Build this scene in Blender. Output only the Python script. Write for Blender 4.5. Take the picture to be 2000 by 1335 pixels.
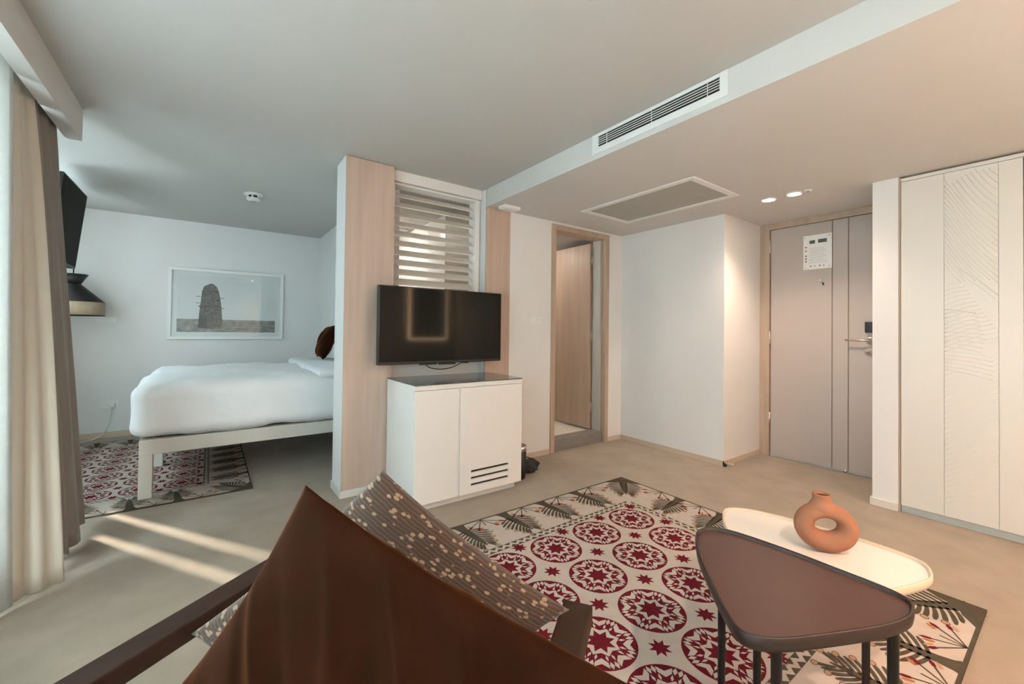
import bpy, bmesh, math, random
from mathutils import Vector, Matrix

for _o in list(bpy.data.objects):
    bpy.data.objects.remove(_o, do_unlink=True)
scene = bpy.context.scene
COL = scene.collection
PI = math.pi

# ------------------------------------------------------------------ camera
W_PX, H_PX = 2000.0, 1335.0
F_PX, PITCH, ROLL, YAW, CY = 813.825, 0.013, 0.012, -0.628, 635.45
CAM_H = 1.2
_cy, _sy = math.cos(YAW), math.sin(YAW)
_cp, _sp = math.cos(PITCH), math.sin(PITCH)
_cr, _sr = math.cos(ROLL), math.sin(ROLL)
FW = Vector((-_sy * _cp, _cy * _cp, _sp))
R0 = Vector((_cy, _sy, 0)); U0 = R0.cross(FW)
RT = _cr * R0 + _sr * U0
UP = -_sr * R0 + _cr * U0
cam_data = bpy.data.cameras.new('camera')
cam = bpy.data.objects.new('camera', cam_data)
COL.objects.link(cam)
cam_data.sensor_width = 36.0
cam_data.sensor_fit = 'HORIZONTAL'
cam_data.lens = F_PX / W_PX * 36.0
cam_data.shift_y = (CY - H_PX / 2) / W_PX
cam_data.clip_start = 0.02
cam.matrix_world = Matrix(((RT.x, UP.x, -FW.x, 0), (RT.y, UP.y, -FW.y, 0),
                           (RT.z, UP.z, -FW.z, CAM_H), (0, 0, 0, 1)))
scene.camera = cam

# ------------------------------------------------------------------ sky, sun, exposure
world = bpy.data.worlds.new('sky'); scene.world = world
world.use_nodes = True
_bg = world.node_tree.nodes['Background']
_bg.inputs[0].default_value = (0.76, 0.945, 1.0, 1)
_bg.inputs[1].default_value = 7.5
SUN_DIR = Vector((0.55, -0.83, 0)).normalized() * math.cos(math.radians(35)) + Vector((0, 0, -math.sin(math.radians(35))))
_sl = bpy.data.lights.new('sun', 'SUN'); _sl.energy = 9.0; _sl.angle = math.radians(1.6)
_sl.color = (1.0, 0.93, 0.80)
sun = bpy.data.objects.new('sun', _sl); COL.objects.link(sun)
sun.location = (-4, 8, 5)
sun.rotation_euler = SUN_DIR.to_track_quat('-Z', 'Y').to_euler()
def portal(name, loc, sx, sz):
    l = bpy.data.lights.new(name, 'AREA'); l.shape = 'RECTANGLE'; l.size = sx; l.size_y = sz
    l.cycles.is_portal = True
    o = bpy.data.objects.new(name, l); COL.objects.link(o); o.location = loc
    o.rotation_euler = Vector((1, 0, 0)).to_track_quat('-Z', 'Y').to_euler()
portal('window_daylight_portal', (-1.46, 0.75, 1.25), 3.7, 2.0)
portal('window_daylight_portal', (-1.46, 4.725, 1.74), 2.45, 1.33)
scene.view_settings.view_transform = 'Standard'
scene.view_settings.look = 'None'
scene.view_settings.gamma = 1.0
scene.view_settings.use_curve_mapping = False
scene.view_settings.exposure = 1.12
WARM = (1.0, 0.76, 0.58)

# ------------------------------------------------------------------ materials
def srgb(r, g, b):
    f = lambda c: (c / 255 / 12.92) if c / 255 <= 0.04045 else ((c / 255 + 0.055) / 1.055) ** 2.4
    return (f(r), f(g), f(b), 1)
MATS = {}
def mat(name, col, rough=0.6, metal=0.0, var=0.0, vscale=(8, 8, 8), bump=0.0, bscale=200.0, spec=0.5,
        sheen=0.0, sheen_tint=(1, 1, 1, 1), coat=0.0, detail=4, bdist=0.002, col2=None, emit=0.0):
    m = bpy.data.materials.new(name); m.use_nodes = True
    nt = m.node_tree; b = nt.nodes['Principled BSDF']
    b.inputs['Base Color'].default_value = col
    b.inputs['Roughness'].default_value = rough
    b.inputs['Metallic'].default_value = metal
    b.inputs['Specular IOR Level'].default_value = spec
    if sheen:
        b.inputs['Sheen Weight'].default_value = sheen
        b.inputs['Sheen Tint'].default_value = sheen_tint
        b.inputs['Sheen Roughness'].default_value = 0.35
    if coat:
        b.inputs['Coat Weight'].default_value = coat
        b.inputs['Coat Roughness'].default_value = 0.08
    if emit:
        b.inputs['Emission Color'].default_value = col
        b.inputs['Emission Strength'].default_value = emit
    tc = nt.nodes.new('ShaderNodeTexCoord')
    # fine procedural grain on everything
    mp = nt.nodes.new('ShaderNodeMapping'); mp.inputs['Scale'].default_value = vscale
    nt.links.new(tc.outputs['Object'], mp.inputs['Vector'])
    no = nt.nodes.new('ShaderNodeTexNoise'); no.inputs['Scale'].default_value = 1.0
    no.inputs['Detail'].default_value = detail
    nt.links.new(mp.outputs['Vector'], no.inputs['Vector'])
    rp = nt.nodes.new('ShaderNodeValToRGB')
    v = var
    c2 = col2 if col2 else tuple(min(1, c * (1 + v)) for c in col[:3]) + (1,)
    c1 = tuple(c * (1 - v) for c in col[:3]) + (1,)
    rp.color_ramp.elements[0].position = 0.3; rp.color_ramp.elements[0].color = c1
    rp.color_ramp.elements[1].position = 0.7; rp.color_ramp.elements[1].color = c2
    nt.links.new(no.outputs['Fac'], rp.inputs['Fac'])
    nt.links.new(rp.outputs['Color'], b.inputs['Base Color'])
    if bump:
        n2 = nt.nodes.new('ShaderNodeTexNoise'); n2.inputs['Scale'].default_value = bscale
        n2.inputs['Detail'].default_value = 3
        nt.links.new(tc.outputs['Object'], n2.inputs['Vector'])
        bp = nt.nodes.new('ShaderNodeBump'); bp.inputs['Strength'].default_value = bump
        bp.inputs['Distance'].default_value = bdist
        nt.links.new(n2.outputs['Fac'], bp.inputs['Height'])
        nt.links.new(bp.outputs['Normal'], b.inputs['Normal'])
    MATS[name] = m
    return m

WALL = mat('white_wall_paint', (0.76, 0.745, 0.735, 1), 0.7, var=0.012, vscale=(3, 3, 3), bump=0.06, bscale=260)
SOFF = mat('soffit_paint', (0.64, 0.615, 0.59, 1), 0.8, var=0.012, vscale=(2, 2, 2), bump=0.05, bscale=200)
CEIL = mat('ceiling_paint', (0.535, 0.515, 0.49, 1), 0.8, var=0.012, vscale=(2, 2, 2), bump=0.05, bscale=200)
CARPET = mat('beige_carpet', (0.345, 0.28, 0.22, 1), 0.95, var=0.10, vscale=(5, 5, 5), bump=0.5, bscale=420, spec=0.1,
             sheen=0.2, detail=8, bdist=0.004)
VENEER = mat('pale_oak_veneer', (0.53, 0.39, 0.315, 1), 0.5, var=0.13, vscale=(16, 16, 1.1), bump=0.08, bscale=120, detail=6)
FRAMEW = mat('light_wood_frame', (0.46, 0.345, 0.26, 1), 0.5, var=0.09, vscale=(20, 20, 1.5), bump=0.05, bscale=150)
DOORW = mat('brown_door_wood', (0.42, 0.30, 0.225, 1), 0.45, var=0.10, vscale=(14, 14, 1.0), bump=0.04, bscale=150)
DOORT = mat('taupe_door_laminate', (0.46, 0.395, 0.36, 1), 0.38, var=0.006, vscale=(40, 40, 4), bump=0.02, bscale=400)
GROOVE = mat('door_groove', (0.30, 0.235, 0.20, 1), 0.6, var=0.03)
STONE = mat('grey_stone_sill', (0.22, 0.20, 0.185, 1), 0.5, var=0.12, vscale=(30, 30, 30), bump=0.05)
SKIRT = mat('cream_skirting', (0.58, 0.47, 0.37, 1), 0.5, var=0.04, vscale=(6, 6, 30))
SKIRTW = mat('white_skirting', (0.66, 0.63, 0.59, 1), 0.5, var=0.02)
TILE = mat('white_wall_tile', (0.78, 0.79, 0.80, 1), 0.15, var=0.01)
FTILE = mat('cream_floor_tile', (0.80, 0.75, 0.66, 1), 0.3, var=0.03)
WHITE = mat('white_lacquer', (0.80, 0.765, 0.73, 1), 0.35, var=0.01, bump=0.015, bscale=90)
WARDM = mat('cream_wardrobe_lacquer', (0.70, 0.675, 0.63, 1), 0.35, var=0.012, vscale=(4, 4, 1), bump=0.02, bscale=120)
WHITEP = mat('white_plastic', (0.80, 0.79, 0.77, 1), 0.4, var=0.008)
SLATM = mat('cream_louvre', (0.80, 0.74, 0.66, 1), 0.5, var=0.03, vscale=(2, 40, 40))
BLACK = mat('black_plastic', (0.012, 0.012, 0.012, 1), 0.4, var=0.05)
BLACKM = mat('black_powder_coat', (0.008, 0.007, 0.007, 1), 0.45, var=0.05, bump=0.03)
SCREEN = mat('black_screen_glass', (0.006, 0.006, 0.0055, 1), 0.07, var=0.02, spec=0.22)
SCREEN2 = mat('dark_screen_glass', (0.014, 0.013, 0.010, 1), 0.6, var=0.02, spec=0.05)
DARK = mat('dark_cavity', (0.015, 0.014, 0.013, 1), 0.8, var=0.05)
CHROME = mat('brushed_steel', (0.62, 0.60, 0.57, 1), 0.28, metal=1.0, var=0.04, vscale=(60, 60, 3))
GREYP = mat('grey_access_board', (0.44, 0.425, 0.385, 1), 0.7, var=0.03, vscale=(6, 6, 6))
PLINTH = mat('pale_metal_plinth', (0.55, 0.60, 0.60, 1), 0.3, metal=0.4, var=0.03)
BED = mat('white_bed_linen', (0.78, 0.78, 0.79, 1), 0.85, var=0.01, bump=0.25, bscale=14, sheen=0.15, bdist=0.010)
BEDF = mat('cream_bed_frame', (0.56, 0.53, 0.475, 1), 0.5, var=0.02)
CURB = mat('beige_curtain_cloth', (0.60, 0.545, 0.46, 1), 0.9, var=0.02, vscale=(120, 120, 6), bump=0.2, bscale=600, sheen=0.2)
CURT = mat('taupe_curtain_cloth', (0.25, 0.22, 0.20, 1), 0.9, var=0.03, vscale=(120, 120, 6), bump=0.2, bscale=600, sheen=0.2)
WALNUT = mat('dark_walnut', (0.036, 0.018, 0.012, 1), 0.6, var=0.22, vscale=(3, 30, 30), bump=0.05, bscale=180, detail=6, spec=0.2)
TERRA = mat('terracotta_clay', (0.33, 0.145, 0.082, 1), 0.85, var=0.06, vscale=(14, 14, 14), bump=0.15, bscale=220, spec=0.2)
BROWNT = mat('brown_lacquered_top', (0.075, 0.033, 0.026, 1), 0.36, var=0.05, vscale=(10, 10, 10), spec=0.35)
BROWNE = mat('dark_brown_table_edge', (0.022, 0.011, 0.008, 1), 0.45, var=0.06)
CREAMT = mat('cream_table_lacquer', (0.72, 0.67, 0.61, 1), 0.35, var=0.008)
CREAME = mat('cream_table_edge', (0.60, 0.50, 0.38, 1), 0.4, var=0.02)
RUGW = mat('cream_rug_pile', (0.47, 0.405, 0.355, 1), 0.95, var=0.05, vscale=(14, 14, 14), bump=0.35, bscale=500, spec=0.1)
RUGW2 = mat('cream_rug_motif', (0.48, 0.415, 0.365, 1), 0.95, var=0.05, vscale=(14, 14, 14), bump=0.3, bscale=500, spec=0.1)
RUGR = mat('maroon_rug_pile', (0.130, 0.012, 0.020, 1), 0.95, var=0.10, vscale=(14, 14, 14), bump=0.3, bscale=500, spec=0.05)
RUGG = mat('olive_grey_rug_pile', (0.085, 0.072, 0.052, 1), 0.95, var=0.12, vscale=(14, 14, 14), bump=0.3, bscale=500, spec=0.05)
RUGT = mat('tan_rug_pile', (0.40, 0.25, 0.15, 1), 0.95, var=0.08, vscale=(14, 14, 14), spec=0.05)
RUGO = mat('orange_rug_pile', (0.36, 0.15, 0.055, 1), 0.95, var=0.08, vscale=(14, 14, 14), spec=0.05)
PRINTS = mat('print_sky', (0.72, 0.72, 0.71, 1), 0.7, var=0.02, vscale=(2, 2, 2))
PRINTM = mat('white_picture_mount', (0.74, 0.75, 0.74, 1), 0.7, var=0.01)
PRINTG = mat('print_desert_ground', (0.26, 0.245, 0.225, 1), 0.8, var=0.5, vscale=(14, 14, 40), detail=6)
PRINTT = mat('print_stone_tower', (0.125, 0.115, 0.10, 1), 0.8, var=0.7, vscale=(30, 30, 40), detail=5)
PRINTD = mat('print_dark_stone', (0.055, 0.05, 0.045, 1), 0.8, var=0.2)
PAPER = mat('white_notice_paper', (0.80, 0.78, 0.76, 1), 0.5, var=0.01)
INKT = mat('teal_grey_ink', (0.09, 0.115, 0.115, 1), 0.6, var=0.1)
INKR = mat('red_ink', (0.42, 0.17, 0.14, 1), 0.6, var=0.1)
INKG = mat('grey_ink', (0.45, 0.46, 0.42, 1), 0.6, var=0.1)
SHADEM = mat('beige_lamp_band', (0.45, 0.35, 0.25, 1), 0.8, var=0.08, vscale=(60, 60, 10), bump=0.1, bscale=300)
SEATM = mat('grey_seat_fabric', (0.45, 0.43, 0.40, 1), 0.9, var=0.08, vscale=(60, 60, 60), bump=0.2, bscale=500)
LENS = mat('lit_lamp_lens', (1.0, 0.86, 0.70, 1), 0.5, emit=30.0)
LED = mat('warm_led_strip', (1.0, 0.70, 0.42, 1), 0.5, emit=9.0)
BACKL = mat('lit_bathroom_lamp', (1.0, 0.90, 0.78, 1), 0.5, emit=40.0)
MIRROR = mat('mirror_glass', (0.75, 0.76, 0.75, 1), 0.03, metal=1.0)

def velvet_mat():
    m = mat('rust_velvet', (0.020, 0.0055, 0.0016, 1), 0.8, var=0.25, vscale=(9, 9, 9), bump=0.12, bscale=350,
            sheen=0.32, sheen_tint=(0.75, 0.22, 0.06, 1), spec=0.06, detail=3)
    return m
VELVET = velvet_mat()

def glass_top_mat():
    m = mat('smoked_glass', (0.10, 0.11, 0.105, 1), 0.06, var=0.02, spec=0.8)
    return m
GLASST = glass_top_mat()

def pane_mat(name, rough=0.03, gl=0.08):
    m = bpy.data.materials.new(name); m.use_nodes = True; nt = m.node_tree
    nt.nodes.remove(nt.nodes['Principled BSDF'])
    out = nt.nodes['Material Output']
    t = nt.nodes.new('ShaderNodeBsdfTransparent'); t.inputs[0].default_value = (0.97, 0.98, 0.98, 1)
    g = nt.nodes.new('ShaderNodeBsdfGlossy'); g.inputs['Roughness'].default_value = rough
    mx = nt.nodes.new('ShaderNodeMixShader'); mx.inputs[0].default_value = gl * .5
    nt.links.new(t.outputs[0], mx.inputs[1]); nt.links.new(g.outputs[0], mx.inputs[2])
    nt.links.new(mx.outputs[0], out.inputs['Surface'])
    return m
PANE = pane_mat('clear_glass_pane')

def sheer_mat():
    m = bpy.data.materials.new('white_sheer_cloth'); m.use_nodes = True; nt = m.node_tree
    nt.nodes.remove(nt.nodes['Principled BSDF']); out = nt.nodes['Material Output']
    tc = nt.nodes.new('ShaderNodeTexCoord')
    no = nt.nodes.new('ShaderNodeTexNoise'); no.inputs['Scale'].default_value = 40
    nt.links.new(tc.outputs['Object'], no.inputs['Vector'])
    rp = nt.nodes.new('ShaderNodeValToRGB')
    rp.color_ramp.elements[0].color = (0.80, 0.82, 0.82, 1); rp.color_ramp.elements[1].color = (0.90, 0.91, 0.91, 1)
    nt.links.new(no.outputs['Fac'], rp.inputs['Fac'])
    t = nt.nodes.new('ShaderNodeBsdfTranslucent'); d = nt.nodes.new('ShaderNodeBsdfDiffuse')
    nt.links.new(rp.outputs[0], t.inputs[0]); nt.links.new(rp.outputs[0], d.inputs[0])
    mx = nt.nodes.new('ShaderNodeMixShader'); mx.inputs[0].default_value = 0.35
    nt.links.new(t.outputs[0], mx.inputs[1]); nt.links.new(d.outputs[0], mx.inputs[2])
    nt.links.new(mx.outputs[0], out.inputs['Surface'])
    return m
SHEER = sheer_mat()
def blind_mat():
    m = SHEER.copy(); m.name = 'added_sun_blind'
    for nd in m.node_tree.nodes:
        if nd.type == 'VALTORGB':
            nd.color_ramp.elements[0].color = (0.44, 0.46, 0.46, 1); nd.color_ramp.elements[1].color = (0.50, 0.52, 0.52, 1)
    return m
BLIND = blind_mat()

def speck_mat():
    """ribbed dark weave with tan flecks (uses the cushion's own UV map)"""
    m = bpy.data.materials.new('flecked_brown_weave'); m.use_nodes = True; nt = m.node_tree
    b = nt.nodes['Principled BSDF']; b.inputs['Roughness'].default_value = 0.9
    b.inputs['Specular IOR Level'].default_value = 0.15
    b.inputs['Sheen Weight'].default_value = 0.2
    uv = nt.nodes.new('ShaderNodeUVMap'); uv.uv_map = 'UVMap'
    mp = nt.nodes.new('ShaderNodeMapping'); mp.inputs['Scale'].default_value = (44, 25, 1)
    nt.links.new(uv.outputs[0], mp.inputs['Vector'])
    vo = nt.nodes.new('ShaderNodeTexVoronoi'); vo.inputs['Scale'].default_value = 1.0
    nt.links.new(mp.outputs[0], vo.inputs['Vector'])
    nz = nt.nodes.new('ShaderNodeTexNoise'); nz.inputs['Scale'].default_value = 70; nz.inputs['Detail'].default_value = 3
    nt.links.new(uv.outputs[0], nz.inputs['Vector'])
    ad = nt.nodes.new('ShaderNodeMath'); ad.operation = 'MULTIPLY_ADD'
    nt.links.new(nz.outputs['Fac'], ad.inputs[0]); ad.inputs[1].default_value = 0.35
    nt.links.new(vo.outputs['Distance'], ad.inputs[2])
    rp = nt.nodes.new('ShaderNodeValToRGB'); rp.color_ramp.interpolation = 'LINEAR'
    rp.color_ramp.elements[0].position = 0.44; rp.color_ramp.elements[0].color = (1, 1, 1, 1)
    rp.color_ramp.elements[1].position = 0.50; rp.color_ramp.elements[1].color = (0, 0, 0, 1)
    nt.links.new(ad.outputs[0], rp.inputs['Fac'])
    # ribs
    wv = nt.nodes.new('ShaderNodeTexWave'); wv.inputs['Scale'].default_value = 20; wv.inputs['Distortion'].default_value = 2.5
    wv.inputs['Detail'].default_value = 2; wv.bands_direction = 'X'
    nt.links.new(uv.outputs[0], wv.inputs['Vector'])
    n3 = nt.nodes.new('ShaderNodeTexNoise'); n3.inputs['Scale'].default_value = 160
    nt.links.new(uv.outputs[0], n3.inputs['Vector'])
    base = nt.nodes.new('ShaderNodeMix'); base.data_type = 'RGBA'
    base.inputs['A'].default_value = (0.060, 0.040, 0.030, 1); base.inputs['B'].default_value = (0.098, 0.064, 0.048, 1)
    mm = nt.nodes.new('ShaderNodeMath'); mm.operation = 'MULTIPLY'
    nt.links.new(wv.outputs['Fac'], mm.inputs[0]); nt.links.new(n3.outputs['Fac'], mm.inputs[1])
    m2 = nt.nodes.new('ShaderNodeMath'); m2.operation = 'MULTIPLY'; m2.inputs[1].default_value = 1.9
    nt.links.new(mm.outputs[0], m2.inputs[0]); nt.links.new(m2.outputs[0], base.inputs['Factor'])
    mix = nt.nodes.new('ShaderNodeMix'); mix.data_type = 'RGBA'
    nt.links.new(rp.outputs[0], mix.inputs['Factor'])
    nt.links.new(base.outputs['Result'], mix.inputs['A']); mix.inputs['B'].default_value = (0.30, 0.215, 0.145, 1)
    nt.links.new(mix.outputs['Result'], b.inputs['Base Color'])
    bp = nt.nodes.new('ShaderNodeBump'); bp.inputs['Strength'].default_value = 0.3; bp.inputs['Distance'].default_value = 0.003
    nt.links.new(m2.outputs[0], bp.inputs['Height']); nt.links.new(bp.outputs[0], b.inputs['Normal'])
    return m
FLECK = speck_mat()

# ------------------------------------------------------------------ mesh helpers (all coordinates are world metres)
ORG = {}
def tag(o, label=None, cat=None, group=None, kind=None):
    if label: o['label'] = label
    if cat: o['category'] = cat
    if group: o['group'] = group
    if kind: o['kind'] = kind
    return o
def thing(name, label, cat, loc, group=None):
    o = bpy.data.objects.new(name, None); COL.objects.link(o)
    o.empty_display_size = 0.1
    o.location = loc; ORG[o] = Vector(loc)
    return tag(o, label, cat, group)
def obj(name, V, F, m, parent=None, smooth=False, fm=None, uv=None):
    """one mesh object from world-space vertices; its origin is the middle of its underside"""
    V = [Vector(v) for v in V]
    lo = Vector([min(v[i] for v in V) for i in range(3)]); hi = Vector([max(v[i] for v in V) for i in range(3)])
    org = Vector(((lo.x + hi.x) / 2, (lo.y + hi.y) / 2, lo.z))
    me = bpy.data.meshes.new(name)
    me.from_pydata([v - org for v in V], [], F)
    for mm in (m if isinstance(m, (list, tuple)) else [m]): me.materials.append(mm)
    if fm:
        for p, i in zip(me.polygons, fm): p.material_index = i
    if uv:
        lay = me.uv_layers.new(name='UVMap')
        for p in me.polygons:
            for li in p.loop_indices: lay.data[li].uv = uv[me.loops[li].vertex_index]
    if smooth:
        for p in me.polygons: p.use_smooth = True
    me.update()
    o = bpy.data.objects.new(name, me); COL.objects.link(o)
    ORG[o] = org
    if parent is not None:
        o.parent = parent; o.location = org - ORG[parent]
    else:
        o.location = org
    return o
def dup(o, delta, parent=None):
    c = o.copy(); COL.objects.link(c); ORG[c] = ORG[o] + Vector(delta)
    if parent is not None:
        c.parent = parent; c.location = ORG[c] - ORG[parent]
    else:
        c.location = ORG[c]
    return c
class MB:
    """collects boxes, prisms, tubes and lathes into one mesh"""
    def __init__(s): s.V = []; s.F = []; s.M = []; s.S = []
    def add(s, V, F, mi=0, sm=False):
        n = len(s.V); s.V += [Vector(v) for v in V]; s.F += [tuple(i + n for i in f) for f in F]
        s.M += [mi] * len(F); s.S += [sm] * len(F); return s
    def box(s, x0, x1, y0, y1, z0, z1, mi=0, bev=0.0, seg=2):
        if bev <= 0:
            V = [(x, y, z) for z in (z0, z1) for y in (y0, y1) for x in (x0, x1)]
            F = [(0, 2, 3, 1), (4, 5, 7, 6), (0, 1, 5, 4), (2, 6, 7, 3), (0, 4, 6, 2), (1, 3, 7, 5)]
            return s.add(V, F, mi)
        bm = bmesh.new(); bmesh.ops.create_cube(bm, size=1)
        for v in bm.verts:
            v.co = Vector(((x0 + x1) / 2 + v.co.x * (x1 - x0), (y0 + y1) / 2 + v.co.y * (y1 - y0), (z0 + z1) / 2 + v.co.z * (z1 - z0)))
        bmesh.ops.bevel(bm, geom=bm.edges[:], offset=bev, segments=seg, profile=0.5, affect='EDGES')
        bm.verts.index_update()
        s.add([v.co.copy() for v in bm.verts], [tuple(v.index for v in f.verts) for f in bm.faces], mi, False)
        bm.free(); return s
    def tube(s, pts, r, n=8, mi=0, cap=True, sm=True):
        pts = [Vector(p) for p in pts]; rs = r if isinstance(r, (list, tuple)) else [r] * len(pts)
        V = []; F = []; prev = None
        for i, p in enumerate(pts):
            d = (pts[min(i + 1, len(pts) - 1)] - pts[max(i - 1, 0)]).normalized()
            a = prev if prev else (Vector((0, 0, 1)) if abs(d.z) < 0.9 else Vector((1, 0, 0)))
            u = (a - d * a.dot(d)).normalized(); w = d.cross(u); prev = u
            for k in range(n):
                t = 2 * PI * k / n; V.append(p + (u * math.cos(t) + w * math.sin(t)) * rs[i])
        for i in range(len(pts) - 1):
            for k in range(n):
                F.append((i * n + k, i * n + (k + 1) % n, (i + 1) * n + (k + 1) % n, (i + 1) * n + k))
        if cap:
            F.append(tuple(range(n))[::-1]); F.append(tuple(range((len(pts) - 1) * n, len(pts) * n)))
        return s.add(V, F, mi, sm)
    def lathe(s, c, prof, n=32, axis='Z', mi=0, sm=True):
        c = Vector(c); V = []; F = []
        for (r, h) in prof:
            for k in range(n):
                t = 2 * PI * k / n; a, b = r * math.cos(t), r * math.sin(t)
                V.append(c + (Vector((a, b, h)) if axis == 'Z' else Vector((h, a, b)) if axis == 'X' else Vector((b, h, a))))
        m = len(prof)
        for i in range(m - 1):
            for k in range(n):
                F.append((i * n + k, i * n + (k + 1) % n, (i + 1) * n + (k + 1) % n, (i + 1) * n + k))
        if prof[0][0] > 1e-6: F.append(tuple(range(n))[::-1])
        if prof[-1][0] > 1e-6: F.append(tuple(range((m - 1) * n, m * n)))
        return s.add(V, F, mi, sm)
    def prism(s, poly, z0, z1, mi=0):
        n = len(poly)
        V = [(x, y, z0) for x, y in poly] + [(x, y, z1) for x, y in poly]
        F = [tuple(range(n))[::-1], tuple(range(n, 2 * n))] + [(i, (i + 1) % n, n + (i + 1) % n, n + i) for i in range(n)]
        return s.add(V, F, mi)
    def bar(s, a, b, w, t, up=(0, 0, 1), mi=0):
        a = Vector(a); b = Vector(b); d = (b - a).normalized(); up = Vector(up)
        u = d.cross(up).normalized(); v = u.cross(d)
        V = [p + u * (w / 2 * i) + v * (t / 2 * j) for p in (a, b) for j in (-1, 1) for i in (-1, 1)]
        F = [(0, 1, 3, 2), (4, 6, 7, 5), (0, 4, 5, 1), (2, 3, 7, 6), (0, 2, 6, 4), (1, 5, 7, 3)]
        return s.add(V, F, mi)
    def build(s, name, m, parent=None, smooth=None):
        o = obj(name, s.V, s.F, m, parent, fm=s.M if max(s.M) > 0 else None)
        for p, f in zip(o.data.polygons, s.S): p.use_smooth = f if smooth is None else smooth
        bm = bmesh.new(); bm.from_mesh(o.data); bmesh.ops.recalc_face_normals(bm, faces=bm.faces); bm.to_mesh(o.data); bm.free()
        return o
def box(name, x0, x1, y0, y1, z0, z1, m, parent=None, bev=0.0):
    return MB().box(x0, x1, y0, y1, z0, z1, bev=bev).build(name, m, parent)
def struct(o, label, cat): return tag(o, label, cat, kind='structure')

# ------------------------------------------------------------------ dimensions of the place
XL = -1.35           # window wall
YB = 6.218           # bedroom end wall
YF = -1.2            # wall behind the camera
YP = 3.10            # face of the partition and bathroom wall
ZC, ZS = 2.448, 2.292
XB = 1.96            # face of the lowered ceiling
X1, Y2 = 3.786, 1.933
X2 = 4.525           # entry door plane
XW = 3.83            # wardrobe front

# ------------------------------------------------------------------ structure
struct(box('floor', XL - .1, 4.7, YF - .1, YB + .1, -0.10, 0, CARPET), 'beige wall-to-wall carpet covering the whole floor', 'floor')
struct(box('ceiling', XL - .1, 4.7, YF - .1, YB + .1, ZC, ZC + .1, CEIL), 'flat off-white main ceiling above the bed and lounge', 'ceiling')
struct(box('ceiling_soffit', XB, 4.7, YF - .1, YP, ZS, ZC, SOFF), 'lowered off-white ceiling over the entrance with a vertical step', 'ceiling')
# end wall of the bedroom
struct(box('wall_back', XL - .1, 1.27, YB, YB + .1, 0, ZC, WALL), 'plain white bedroom wall behind the framed picture', 'wall')
struct(box('wall_front', XL - .1, 4.7, YF - .1, YF, 0, ZC, WALL), 'plain white wall at the near end of the lounge', 'wall')
# window wall
LW = (-1.05, 2.55, 0.25, 2.25)     # lounge window opening (y0,y1,z0,z1)
BW = (3.50, 5.95, 1.08, 2.40)      # bedroom window opening, split by an unseen pier that shapes the sun
PIER = (4.775, 4.922)  # unseen pier, sized so the sun reaches the floor as two stripes
mb = MB()
mb.box(XL - .1, XL, YF - .1, LW[0], 0, ZC); mb.box(XL - .1, XL, LW[1], BW[0], 0, ZC); mb.box(XL - .1, XL, BW[1], YB, 0, ZC)
mb.box(XL - .1, XL, LW[0], LW[1], 0, LW[2]); mb.box(XL - .1, XL, LW[0], LW[1], LW[3], ZC)
mb.box(XL - .1, XL, PIER[0], PIER[1], BW[2], BW[3]); mb.box(XL - .1, XL, BW[0], BW[1], 0, BW[2]); mb.box(XL - .1, XL, BW[0], BW[1], BW[3], ZC)
struct(mb.build('wall_left', WALL), 'white window wall behind the curtains', 'wall')
# lounge window
w1 = thing('window_1', 'wide white-framed lounge window behind the sheer curtain', 'window', (XL - .05, (LW[0] + LW[1]) / 2, LW[2])); w1['kind'] = 'structure'
mb = MB()
for (a, b) in ((LW[2], LW[2] + .05), (LW[3] - .05, LW[3])): mb.box(XL - .08, XL - .03, LW[0], LW[1], a, b)
for yy in (LW[0], 0.15, 1.35, LW[1] - .05): mb.box(XL - .08, XL - .03, yy, yy + .05, LW[2] + .05, LW[3] - .05)
mb.build('window_frame', WHITEP, w1)
for a, b in ((LW[0] + .05, 0.15), (0.20, 1.35), (1.40, LW[1] - .05)):
    box('pane', XL - .058, XL - .052, a, b, LW[2] + .05, LW[3] - .05, PANE, w1)
for nm, lab, a, b, ba, bb in (('window_2', 'bedroom window nearer the lounge with a blind added to narrow the sun', BW[0], PIER[0], BW[0] + .01, 4.60),
                              ('window_4', 'bedroom window nearer the end wall with a blind added to narrow the sun', PIER[1], BW[1], 5.02, BW[1] - .01)):
    w2 = thing(nm, lab, 'window', (XL - .05, (a + b) / 2, BW[2])); w2['kind'] = 'structure'
    mb = MB(); mb.box(XL - .09, XL - .03, a, b, BW[2], BW[2] + .03); mb.box(XL - .09, XL - .03, a, b, BW[3] - .03, BW[3])
    mb.build('window_frame', WHITEP, w2)
    box('pane', XL - .058, XL - .052, a, b, BW[2] + .03, BW[3] - .03, PANE, w2)
    box('blind', XL - .024, XL - .022, ba, bb, BW[2], BW[3] - .005, BLIND, w2)  # unseen blind, added to block the sun except for one slit

# partition between lounge and bedroom: end pier, recessed middle, bathroom wall
XPL, XP2 = 0.773, 1.126
pier = struct(box('wall_partition', XPL, XP2, YP + .015, 3.365, 0, ZC, WALL), 'white end pier of the partition clad with pale oak', 'wall')
box('veneer_panel', XPL, XP2, YP, YP + .015, 0.055, ZC - .004, VENEER, pier, bev=0.002)
b = MB(); b.box(XPL - .012, XP2, YP - .010, YP, 0, 0.055, bev=0.003); b.box(XPL - .012, XPL, YP, 3.37, 0, 0.055, bev=0.003)
b.build('skirting', SKIRTW, pier)
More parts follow.
